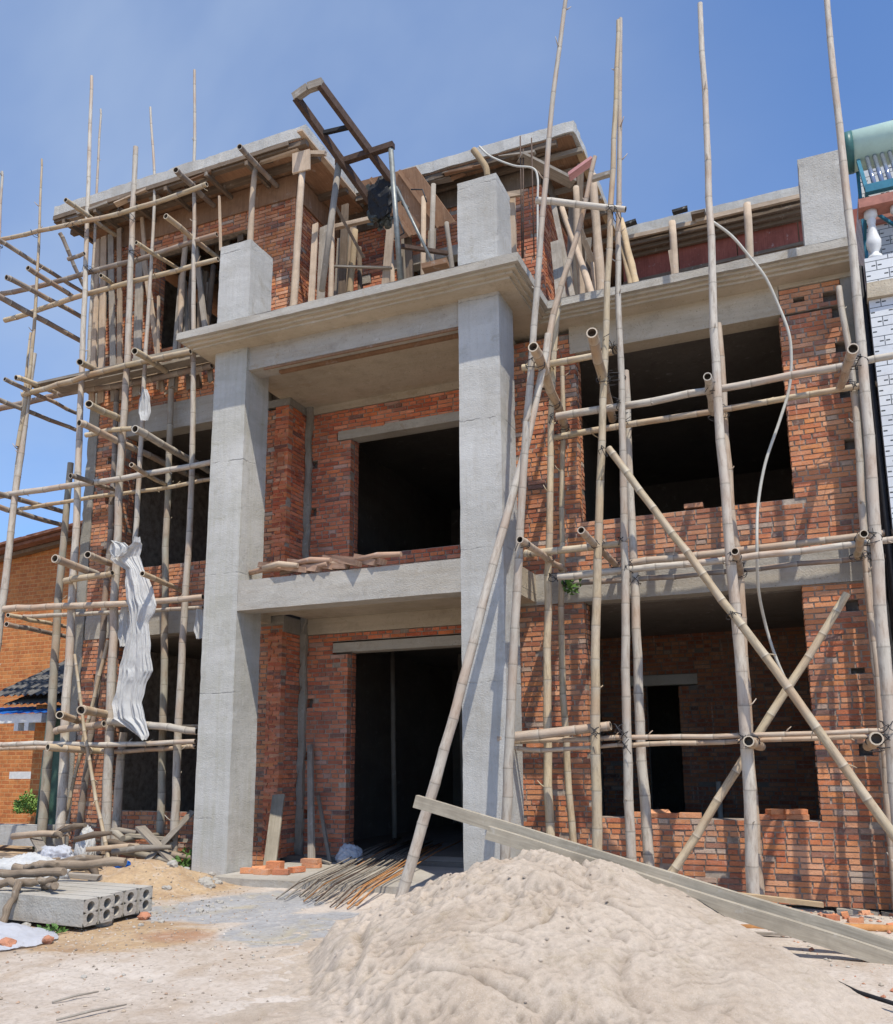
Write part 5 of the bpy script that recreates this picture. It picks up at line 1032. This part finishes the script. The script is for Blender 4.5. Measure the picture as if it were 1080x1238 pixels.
# loose gravel and crumbs: uncountable
def gravel(n,region,label,mat,seed,smax=.014,cols=((1,1,1),)):
    m=MB(); rr=random.Random(seed); oc=[(1,0,0),(-1,0,0),(0,1,0),(0,-1,0),(0,0,1),(0,0,-1)]; fc=[(0,2,4),(2,1,4),(1,3,4),(3,0,4),(2,0,5),(1,2,5),(3,1,5),(0,3,5)]
    for i in range(n):
        x,y=region(rr); r=.003+smax*rr.random()**2.5; z=gz(x,y)+r*.3; c=rr.choice(cols); k=rr.uniform(.7,1.15); b0=len(m.v)
        for a in oc: m.v.append((x+a[0]*r*rr.uniform(.6,1.5),y+a[1]*r*rr.uniform(.6,1.5),z+a[2]*r*rr.uniform(.5,1)))
        for f in fc: m.face(tuple(b0+q for q in f),[(0,0)]*3,tuple(t*k for t in c))
    return tag(m.build('gravel',mat),label,'gravel',None,'stuff')
def mat_grav():
    m,nt,b=newmat('mixed_gravel'); n=N(nt); n.link(n.attr('Col').outputs['Color'],b.inputs['Base Color']); b.inputs['Roughness'].default_value=.95; return m
M['grav']=mat_grav()
gravel(3000,lambda r:(r.gauss(1.3,1.0),r.gauss(-2.9,.75)) if r.random()<.5 else (r.uniform(.2,5),r.uniform(-5.2,-3)) if r.random()<.6 else (r.gauss(.4,.7),r.gauss(-.8,.6)),'fine gravel and crumbs strewn over the soil and dust at the lower left',M['grav'],11,.011,((.46,.40,.32),(.36,.29,.22),(.52,.47,.41),(.40,.28,.20),(.26,.22,.18)))
gravel(1700,lambda r:(r.uniform(5.4,8.6),r.gauss(.55,.4)) if r.random()<.6 else (r.uniform(6.2,8.6),r.uniform(-3.2,.2)),'brick crumbs and grit along the foot of the right wall',M['grav'],12,.024,((.46,.20,.12),(.42,.36,.29),(.50,.27,.17),(.45,.42,.37)))
# ---------------------------------------------------------------- cloths
def clothgrid(rows,fold,y0,mat,name,label,cat,parent=None,thick=0):
    m=MB(); nu=70; sub=6; R=[]
    for i in range(len(rows)-1):
        for s_ in range(sub):
            t=s_/sub; R.append(tuple(rows[i][k]*(1-t)+rows[i+1][k]*t for k in range(3)))
    R.append(rows[-1]); base=len(m.v)
    for j,(xl,xr,z) in enumerate(R):
        for i in range(nu+1):
            u=i/nu; w=xr-xl; rd=lambda a,b,c:1-2.2*abs(noise.noise(Vector((a,b,c)))); sw=(.045*rd(u*4.3+z*.25,z*.35,fold)+.030*rd(u*10+z*.5,z*.7,fold+5)+.012*rd(u*22,z*1.5,fold+9))*min(1,w/.2)
            edge=.025*noise.noise(Vector((z*6,u*2,8)))
            m.v.append((xl+w*u+edge,y0+sw-.05*math.sin(math.pi*u),z+.02*noise.noise(Vector((u*8,z*9,2)))))
    for j in range(len(R)-1):
        for i in range(nu): m.face((base+j*(nu+1)+i,base+j*(nu+1)+i+1,base+(j+1)*(nu+1)+i+1,base+(j+1)*(nu+1)+i),[(0,0)]*4,(1,1,1),True)
    return tag(m.build(name,mat,None,m.v[0]),label,cat)
clothgrid([(a-.02*math.sin(c*5),b+.03*math.sin(c*7+1),c) for a,b,c in CLOTH],17,.36,M['cloth'],'torn_sheet','long torn white plastic sheet knotted to the left scaffold and hanging down','sheet')
m=MB()
# sideways lobe of the knot
clothgrid([(-1.90,-1.86,4.60),(-1.96,-1.70,4.56),(-1.99,-1.62,4.49),(-1.96,-1.66,4.42),(-1.86,-1.74,4.36)],5,.26,M['cloth'],'sheet_lobe','white bunched end of sheeting beside the knot on the left scaffold','sheet')
for l,x,y,z,w,h in (('small grey rag tied to the sawn bamboo upright above the window head',-1.63,.42,6.98,.2,.5),('small white rag hanging right of the first concrete band on the left',-.56,.6,3.55,.16,.42),('pale tattered film behind the white sheet',-1.95,.62,3.75,.2,.65)):
    clothgrid([(x-w*.2,x+w*.2,z),(x-w*.4,x+w*.4,z-h*.3),(x-w*.5,x+w*.5,z-h*.7),(x-w*.2,x+w*.4,z-h)],7,y,M['cloth'],'rag',l,'rag')
def sheet_on_ground(name,label,cat,cx,cy,rx,ry,h,mat,rot=0,seed=0):
    m=MB(); n=36; 
    for j in range(n+1):
        for i in range(n+1):
            u=i/n*2-1;v=j/n*2-1; r=math.hypot(u,v); k=1/max(1,r/ (1+.12*noise.noise(Vector((u*2,v*2,seed)))))
            x=u*k*rx; y=v*k*ry; xx=cx+x*math.cos(rot)-y*math.sin(rot); yy=cy+x*math.sin(rot)+y*math.cos(rot)
            d=max(0,1-min(1,r)); z=gz(xx,yy)+.012+h*(d**.7)*(1+.5*noise.noise(Vector((u*2.5,v*2.5,seed+3))))+.025*abs(noise.noise(Vector((u*6,v*6,seed))))
            m.v.append((xx,yy,z))
    for j in range(n):
        for i in range(n): m.face((j*(n+1)+i,j*(n+1)+i+1,(j+1)*(n+1)+i+1,(j+1)*(n+1)+i),[(0,0)]*4,(1,1,1),True)
    return tag(m.build(name,mat,None,(cx,cy,0)),label,cat)
sheet_on_ground('white_sheet','white plastic sheet spread on the ground at the lower left edge','sheet',(.80),-4.0,.85,.52,.16,M['sheet'],.5,1)
def sack(label,x,y,z,rx,ry,h,mat,seed,rot=0):
    m=MB(); bm=bmesh.new(); bmesh.ops.create_icosphere(bm,subdivisions=5,radius=1); of=Vector((seed,seed*.3,0))
    for v in bm.verts:
        q=v.co.copy(); r=1+.30*noise.noise(q*1.3+of)+.16*(1-abs(noise.noise(q*3+of))*2.4)+.07*(1-abs(noise.noise(q*7+of))*2.4)
        q*=r; v.co=Vector((q.x*rx*math.cos(rot)-q.y*ry*math.sin(rot),q.x*rx*math.sin(rot)+q.y*ry*math.cos(rot),max(-.35,q.z)*h))+Vector((x,y,z+h*.3))
    m.v=[tuple(v.co) for v in bm.verts]
    for f in bm.faces: m.face(tuple(v.index for v in f.verts),[(0,0)]*3,(1,1,1),True)
    bm.free(); single('sack',m,mat,label,'bag')
sack('silvery crumpled bag beside the doorway',1.42,1.50,.1,.17,.12,.15,M['sheet'],4)
sack('white bag with a green print behind the log heap at the left',-.45,-2.2,.15,.42,.22,.24,M['cloth'],6,.3)
sack('small blue and white bag scrap in front of the scrap timber heap',-.30,-.95,.22,.16,.07,.07,M['blue'],9)
sack('white bag propped between the two left bamboo uprights',-1.9,.15,.15,.12,.10,.30,M['cloth'],12)
sack('grey plastic bundle behind the tallest left bamboo upright',-2.3,.0,.1,.3,.14,.16,M['sheet'],15)
# leaning boards by the porch pier
def lean(name,label,a,b,w,d,tone,up=None):
    m=MB(); m.bar(a,b,w,d,up,jit=.004); single(name,m,M['wood%d'%tone],label,'board','boards leaning in the porch')
lean('leaning_board','broad grey board leaning on the brick pier beside the left column',(.62,.80,.08),(.47,1.19,.98),.17,.025,7,up=(.2,-1,.3))
lean('leaning_board','tall narrow board leaning in the porch corner',(1.04,1.15,.10),(.64,1.70,1.66),.09,.04,3)
lean('leaning_board','short stick slanting beside the tall narrow board',(1.15,1.45,.09),(.78,1.72,.95),.05,.035,3)
lean('leaning_board','short stick lying at the foot of the tall narrow board',(.72,1.5,.16),(1.3,1.2,.10),.04,.03,3)
# ground sticks, cable
for i,(a,b) in enumerate((((3.04,-5.05,.012),(3.14,-4.78,.02)),((3.36,-5.32,.012),(3.52,-4.95,.02)))):
    m=MB(); m.tube([a,tuple((a[k]+b[k])/2+(.008 if k==2 else 0) for k in range(3)),b],[.006,.008,.004],6); single('stick',m,M['wood3'],['upper thin stick on the dust at the lower left','lower thin stick on the dust at the lower left'][i],'stick')
m=MB(); m.tube([(6.1,-1.75,.42),(6.45,-2.12,.36),(6.75,-2.45,.26),(7.1,-2.8,.13),(7.5,-3.25,.06),(8.2,-3.9,.03)],[.014]*6,6); single('cable',m,M['dark'],'black cable trailing over the right flank of the sand pile','cable')
m=MB(); m.bar((6.75,-1.35,.02),(7.05,-1.3,.02),.04,.02); single('stick',m,M['wood3'],'small flat grey slat on the ground behind the long timbers','stick')
# hoses
def smoothtube(pts,r,mat,name,label,cat,seg=8):
    P=[Vector(p) for p in pts]; Q=[]
    for i in range(len(P)-1):
        p0=P[max(i-1,0)];p1=P[i];p2=P[i+1];p3=P[min(i+2,len(P)-1)]
        for s_ in range(6):
            t=s_/6; Q.append(.5*((2*p1)+(p2-p0)*t+(2*p0-5*p1+4*p2-p3)*t*t+(-p0+3*p1-3*p2+p3)*t**3))
    Q.append(P[-1]); m=MB(); m.tube(Q,[r]*len(Q),seg); return single(name,m,mat,label,cat)
smoothtube(HOSE,.017,M['white'],'hose','long white plastic hose curving down past the right windows','hose')
smoothtube(CONDUIT,.015,M['white'],'conduit','bent white conduit pipe above the right concrete stub','pipe')
smoothtube(BRANCH,.05,M['wood2'],'branch','short forked branch end above the right concrete stub','branch')
for i,p in enumerate(REBARS):
    m=MB(); m.tube([p[0],p[1]],[.011,.011],6); single('rebar',m,M['rod'],'thin rusty rod standing upright before the terrace pier','steel rod','rods standing before the terrace pier')
m=MB(); q=[(4.25,.6,7.62),(4.42,.85,7.5),(4.42,1.25,7.5),(4.25,1.0,7.62)]; m.hexa([(a,b,c-.02) for a,b,c in q]+q); single('plywood_scrap',m,M['ply'],'small plywood scrap on the cornice corner right of the stub','plywood')
# ---------------------------------------------------------------- hoist
H=HOISTP; ho=empty('hoist',H['l2'][1],'rusty steel hoist frame tilted up over the terrace edge','hoist')
def hp(name,fn,mat,label=None):
    m=MB(); fn(m); o=m.build(name,mat,ho)
    if label: o['label']=label
    return o
hp('rail',lambda m:m.bar(H['ra'][0],H['ra'][1],.07,.10),M['steel'],'left rail of the hoist arm'); hp('rail',lambda m:m.bar(H['rb'][0],H['rb'][1],.07,.10),M['steel'],'right rail of the hoist arm')
def tip(m):
    a,b=Vector(H['ra'][0]),Vector(H['rb'][0]); m.bar(a-Vector((.03,0,0)),a.lerp(b,.5)+Vector((0,0,.05)),.08,.11); m.bar(a.lerp(b,.5)+Vector((0,0,.05)),b+Vector((.03,0,.02)),.08,.11)
hp('end_plate',tip,M['wood3'],'grey end piece of the hoist arm'); hp('cross_bar',lambda m:m.bar(Vector(H['ra'][0]).lerp(Vector(H['ra'][1]),.27),Vector(H['rb'][0]).lerp(Vector(H['rb'][1]),.42),.05,.05),M['dark']); hp('axle',lambda m:m.bar(H['ax'][0],H['ax'][1],.08,.08),M['steel'])
hp('leg',lambda m:m.tube([H['l1'][0],H['l1'][1]],[.045,.04],10),M['wood3'],'slanting left leg of the hoist'); hp('leg',lambda m:m.tube([H['l2'][0],H['l2'][1]],[.036,.036],10),M['pipe'],'straight grey pipe leg of the hoist')
hp('strut',lambda m:m.tube([H['pipe'][0],H['pipe'][1]],[.02,.02],8),M['pipe']); hp('stay',lambda m:m.bar(H['st'][0],H['st'][1],.05,.05),M['steel'])
def motor(m):
    c=Vector(H['mot'])
    m.tube([c+Vector((-.18,.05,0)),c+Vector((.2,-.02,.03))],[.12,.12],14); m.tube([c+Vector((-.24,.05,-.18)),c+Vector((-.05,.02,-.16))],[.09,.09],12); m.tube([c+Vector((.02,0,.16)),c+Vector((.05,0,-.45))],[.05,.045],8)
    for k in range(22):
        a=c+Vector((R_.uniform(-.22,.25),R_.uniform(-.1,.1),R_.uniform(-.5,.2))); b=a+Vector((R_.uniform(-.15,.15),R_.uniform(-.05,.05),R_.uniform(-.15,.15))); m.bar(a,b,R_.uniform(.02,.07),R_.uniform(.02,.05))
hp('motor',motor,M['grease'],'greasy winch motor between the hoist rails')
def canvas(m):
    c=Vector(H['mot'])+Vector((.02,-.10,-.05)); bm=bmesh.new(); bmesh.ops.create_icosphere(bm,subdivisions=4,radius=1)
    for v in bm.verts:
        q=v.co*(1+.5*noise.noise(v.co*1.6)+.25*(1-2*abs(noise.noise(v.co*3.5)))); v.co=Vector((q.x*.17,q.y*.07,q.z*.24))+c
    m.v=[tuple(v.co) for v in bm.verts]
    for f in bm.faces: m.face(tuple(v.index for v in f.verts),[(0,0)]*3,(1,1,1),False)
    bm.free()
hp('cover',canvas,M['dark'],'torn black cover on the winch')
def cab(m):
    c=Vector(H['mot']); 
    m.tube([c+Vector((.2,0,-.3)),c+Vector((.3,0,-.6)),c+Vector((.15,0,-.65))],[.012]*3,6); m.tube([c+Vector((.45,-.1,-.05)),c+Vector((.62,-.1,-.1)),c+Vector((.68,-.1,-.3))],[.01]*3,6)
hp('cable',cab,M['tie'])
fp=H['foot']; m=MB(); m.bar((fp[0]-.15,fp[1],fp[2]),(fp[0]+.17,fp[1]+.05,fp[2]+.03),.14,.07); single('wood_block',m,M['ply'],'small wooden block under the foot of the thin hoist pipe','timber')
# ---------------------------------------------------------------- neighbours
def roof_tiles(m,x0,x1,y0,y1,z0,z1,step=.2,amp=.03):
    n=int((x1-x0)/step); rows=max(2,int(abs(y1-y0)/.28))
    for i in range(n):
        for j in range(rows):
            xa=x0+i*step; ya=y0+(y1-y0)*j/rows; yb=y0+(y1-y0)*(j+1.25)/rows; za=z0+(z1-z0)*j/rows+.02; zb=z0+(z1-z0)*(j+1.25)/rows
            c=R_.uniform(.7,1.2); up=amp*(1+.3*R_.random()); xm=xa+step/2
            m.quad([(xa,ya,za),(xm,ya,za+up),(xm,yb,zb+up),(xa,yb,zb)],(c,c,c)); m.quad([(xm,ya,za+up),(xa+step,ya,za),(xa+step,yb,zb),(xm,yb,zb+up)],(c,c,c))
ln=empty('brick_house',(-12,6,0),'old orange brick house with a tiled roof at the left edge','house')
m=MB(); 
m.hexa([(-22,6,-.3),(-5.2,6,-.3),(-5.2,14,-.3),(-22,14,-.3),(-22,6,5.3),(-5.2,6,6.95),(-5.2,14,6.95),(-22,14,5.3)]); part('wall',m,M['adobe'],ln)
m=MB()
for i in range(84):
    xa=-22+i*.2; za=5.45+(xa+22)*.098; c=R_.uniform(.6,1.3)
    for j in range(3):
        m.bar((xa,5.55+j*.02,za+.03*j),(xa+.24,5.55+j*.02,za+.03*j+.024),.35,.02,col=(c,c,c),jit=.006)
m.hexa([(-22,5.5,5.35),(-5,5.5,7.02),(-5,14,7.02),(-22,14,5.35),(-22,5.5,5.42),(-5,5.5,7.09),(-5,14,7.09),(-22,14,5.42)]); part('roof',m,M['rooftile'],ln)
m=MB(); m.hexa([(-22,5.75,5.25),(-5,5.75,6.92),(-5,5.95,6.92),(-22,5.95,5.25),(-22,5.75,5.34),(-5,5.75,7.0),(-5,5.95,7.0),(-22,5.95,5.34)]); part('verge_board',m,M['wood4'],ln)
sh=empty('lean_to_shed',(-6.2,3,0),'low shed with grey roof tiles between the old brick house and the scaffold','shed')
m=MB(); roof_tiles(m,-7.0,-4.3,2.6,4.6,2.62,3.6,.16,.04); roof_tiles(m,-6.6,-4.3,2.62,3.2,2.46,2.7,.16,.04); part('roof',m,M['slate'],sh)
m=MB(); m.box(-6.05,-5.75,2.9,3.2,0,2.5); part('post',m,M['adobe'],sh,'brick post of the shed')
m=MB(); m.box(-5.70,-5.0,3.0,3.1,0,2.45); part('door',m,M['green'],sh,'dark green door of the shed')
m=MB(); m.tube([(-5.05,2.2,0),(-4.95,2.2,2.4)],[.04,.04],8); part('post',m,M['green'],sh,'thin green steel post of the shed')
m=MB(); m.box(-5.0,-3.8,3.4,3.6,0,2.6); part('wall',m,M['cage'],sh)
m=MB(); 
for k in range(30):
    x=-8.2+k*.1; m.quad([(x,2.3,2.30+.02*(k%2)),(x+.1,2.3,2.30+.02*((k+1)%2)),(x+.1,3.4,2.5+.02*((k+1)%2)),(x,3.4,2.5+.02*(k%2))])
single('blue_sheet',m,M['blue'],'bright blue corrugated sheet beside the shed roof','sheet')
m=MB(); m.box(-8.5,-5.3,2.35,2.5,2.14,2.3); m.box(-5.95,-5.85,2.35,2.5,2.0,2.14); m.box(-5.7,-5.6,2.35,2.5,2.0,2.14); single('sheet_edge_beam',m,M['whitep'],'pale beam carrying the blue corrugated sheet','beam')
m=MB(); wob_box(m,-7.5,-4.4,1.7,2.0,.1,.42,(14,2,2),.02); single('concrete_kerb',m,M['conc'],'grey concrete trough wall at the left edge below the old house','wall')
m=MB(); m.box(-9,-5.9,5.0,5.2,1.1,1.25); single('window_ledge',m,M['whitep'],'white ledge across the old brick wall at the left edge','ledge')
def bush(name,label,cx,cy,z,r,n,h,mat='leaf',s=.05):
    m=MB(); rr=random.Random(n)
    for i in range(n):
        a=rr.uniform(0,6.28); q=rr.random()**.5; p=Vector((cx+math.cos(a)*q*r,cy+math.sin(a)*q*r,z+rr.random()*h*(1-.5*q)))
        d=Vector((rr.uniform(-1,1),rr.uniform(-1,1),rr.uniform(-.2,1))).normalized(); e=d.orthogonal().normalized(); l=s*rr.uniform(.6,1.4)
        m.quad([p,p+d*l*.5+e*l*.25,p+d*l,p+d*l*.5-e*l*.25])
    m.tube([(cx,cy,z),(cx,cy,z+h*.6)],[.01,.006],5); single(name,m,M[mat],label,'plant')
bush('bush','bright green bush below the white ledge of the old brick house',-5.75,2.6,.55,.2,700,.42,'leaf2',s=.06)
bush('weed','small green weed between the white sheet and the hollow beams',1.28,-3.42,.0,.10,70,.08,s=.05)
bush('weed','green weed at the left end of the front hollow beam',.15,-3.5,.0,.16,150,.25,s=.06)
bush('creeper','green leaves caught on the concrete band beside the yellow upright',4.74,1.0,3.42,.12,45,.22,s=.09)
bush('weed','dark weed at the foot of the left concrete column',-.35,.35,.0,.16,160,.35,s=.07)
m=MB(); wob_box(m,-6.2,-5.2,1.6,1.9,-.05,.14,(4,2,2),.03)
# right neighbour
rn=empty('tiled_house',(9.5,4,0),'white tiled neighbour house with a balustrade at the right edge','house')
X0=8.285
m=MB(); m.box(X0,13,.8,10,-.3,6.42); m.box(X0,13,.83,1.0,6.61,6.95); m.box(X0+.2,13,2.6,10,6.6,9.2); part('wall',m,M['tile'],rn)
m=MB(); wob_box(m,X0-.015,13,.74,4,6.424,6.606,(20,4,1),.01); part('balcony_slab',m,M['conc_warm'],rn)
bl=MB(); prof=[(0,.075),(.05,.075),(.06,.05),(.10,.045),(.16,.075),(.24,.08),(.32,.055),(.44,.038),(.50,.05),(.52,.04),(.55,.07),(.61,.07)]
for k in range(9):
    x=X0+.12+k*.27; m=MB(); m.tube([(x,.93,6.955+z) for z,r in prof],[r for z,r in prof],14); part('baluster',m,M['whitep'],rn)
m=MB(); m.box(X0,13,.80,1.04,7.568,7.68); part('handrail',m,M['redp'],rn,'faded red balustrade handrail')
m=MB(); m.box(X0+.16,13,2.55,2.7,8.35,8.6); part('roof_edge',m,M['redp'],rn)
m=MB(); m.box(X0-.08,X0-.01,.95,9,-.3,6.9); m.tube([(X0-.04,.86,-.2),(X0-.05,.9,6.9)],[.03,.035],6); single('gap_strip',m,M['dark'],'dark strip in the gap between the two houses','wall')  # plain dark strip filling the gap
sol=empty('solar_water_heater',(8.9,1.8,7.9),'solar water heater with a pale green tank and glass tubes on the right neighbour roof','solar heater')
m=MB(); m.tube([(8.37,2.0,9.10),(11,2.0,9.10)],[.255,.255],28); part('tank',m,M['tank'],sol)
m=MB(); m.tube([(8.27,2.0,9.10),(8.375,2.0,9.10)],[.255,.262],28); part('tank_cap',m,M['tankend'],sol)
for k in range(14):
    x=8.52+k*.085; m=MB(); m.tube([(x,1.9,8.93),(x,1.32,8.12)],[.027,.027],10); part('glass_tube',m,M['tube'],sol)
m=MB(); m.bar((8.40,1.2,8.02),(11,1.2,8.02),.08,.10); part('bottom_rail',m,M['frame'],sol); m=MB(); m.bar((8.42,1.9,8.9),(8.42,1.2,8.0),.04,.05); part('side_rail',m,M['frame'],sol)
m=MB(); m.bar((8.42,2.1,8.9),(8.42,2.1,7.0),.04,.04); m.bar((8.42,1.25,8.0),(8.42,2.1,7.9),.03,.03); m.bar((8.5,1.5,7.9),(9.4,2.0,7.2),.03,.03); part('stand',m,M['frame'],sol)
m=MB(); m.tube([(8.65,1.98,9.33),(8.9,1.98,9.40),(9.8,1.98,9.42)],[.012]*3,6); part('pipe',m,M['steel'],sol)
# ---------------------------------------------------------------- world, sun, camera
SUN=Vector((.36,-.40,1.0)).normalized()     # towards the sun
el=math.asin(SUN.z); az=math.atan2(SUN.x,SUN.y)
w=bpy.data.worlds.new('World'); bpy.context.scene.world=w; w.use_nodes=True; nt=w.node_tree; nt.nodes.clear(); n=N(nt)
out=n.new('ShaderNodeOutputWorld'); bg=n.new('ShaderNodeBackground'); sky=n.new('ShaderNodeTexSky'); sky.sky_type='NISHITA'; sky.sun_disc=False
sky.sun_elevation=el; sky.sun_rotation=az; sky.altitude=50; sky.air_density=1.0; sky.dust_density=.4; sky.ozone_density=2.2
tc=n.new('ShaderNodeTexCoord'); mp=n.new('ShaderNodeMapping'); n.link(tc.outputs['Generated'],mp.inputs[0]); mp.inputs['Scale'].default_value=(1,1,1.3); mp.inputs['Rotation'].default_value=(.3,.2,.5)
c1=n.noise(mp.outputs[0],1.1,6,.52,.3); x=n.sep(tc.outputs['Generated'])
# thin haze, denser towards the left (-X) part of the sky
side=n.ramp(n.math('ADD',n.math('MULTIPLY',x[0],-.5),.5),[(.47,.08),(.82,.95)])
haze=n.math('MULTIPLY',n.ramp(c1,[(.36,.10),(.66,1)]),side)
col=n.mix(1.,sky.outputs[0],(.84,1.07,1.36),'MULTIPLY'); col=n.mix(haze,col,(3.7,4.5,5.7)); n.link(col,bg.inputs[0]); bg.inputs[1].default_value=.15; n.link(bg.outputs[0],out.inputs[0])
sd=bpy.data.lights.new('sun','SUN'); sd.energy=5.0; sd.angle=math.radians(.5); sd.color=(1,.93,.80); so=bpy.data.objects.new('sun',sd); C.objects.link(so)
so.rotation_euler=(-SUN).to_track_quat('-Z','Y').to_euler(); so.location=(0,-5,20)
cam=bpy.data.cameras.new('camera'); co=bpy.data.objects.new('camera',cam); C.objects.link(co)
cam.sensor_fit='VERTICAL'; cam.sensor_height=36; cam.lens=30.9370; cam.shift_y=0.07696; cam.clip_start=.05; cam.clip_end=3000
co.matrix_world=Matrix(((0.920646,0.079761,0.382164,7.4417),(0.390349,-0.172468,-0.904369,-9.3348),(-0.006222,0.98178,-0.189917,1.4205),(0,0,0,1)))
sc=bpy.context.scene; sc.camera=co; sc.view_settings.view_transform='Standard'; sc.view_settings.look='None'; sc.view_settings.exposure=0; sc.view_settings.gamma=1
sc.cycles.max_bounces=6; sc.cycles.diffuse_bounces=3; sc.cycles.use_denoising=True
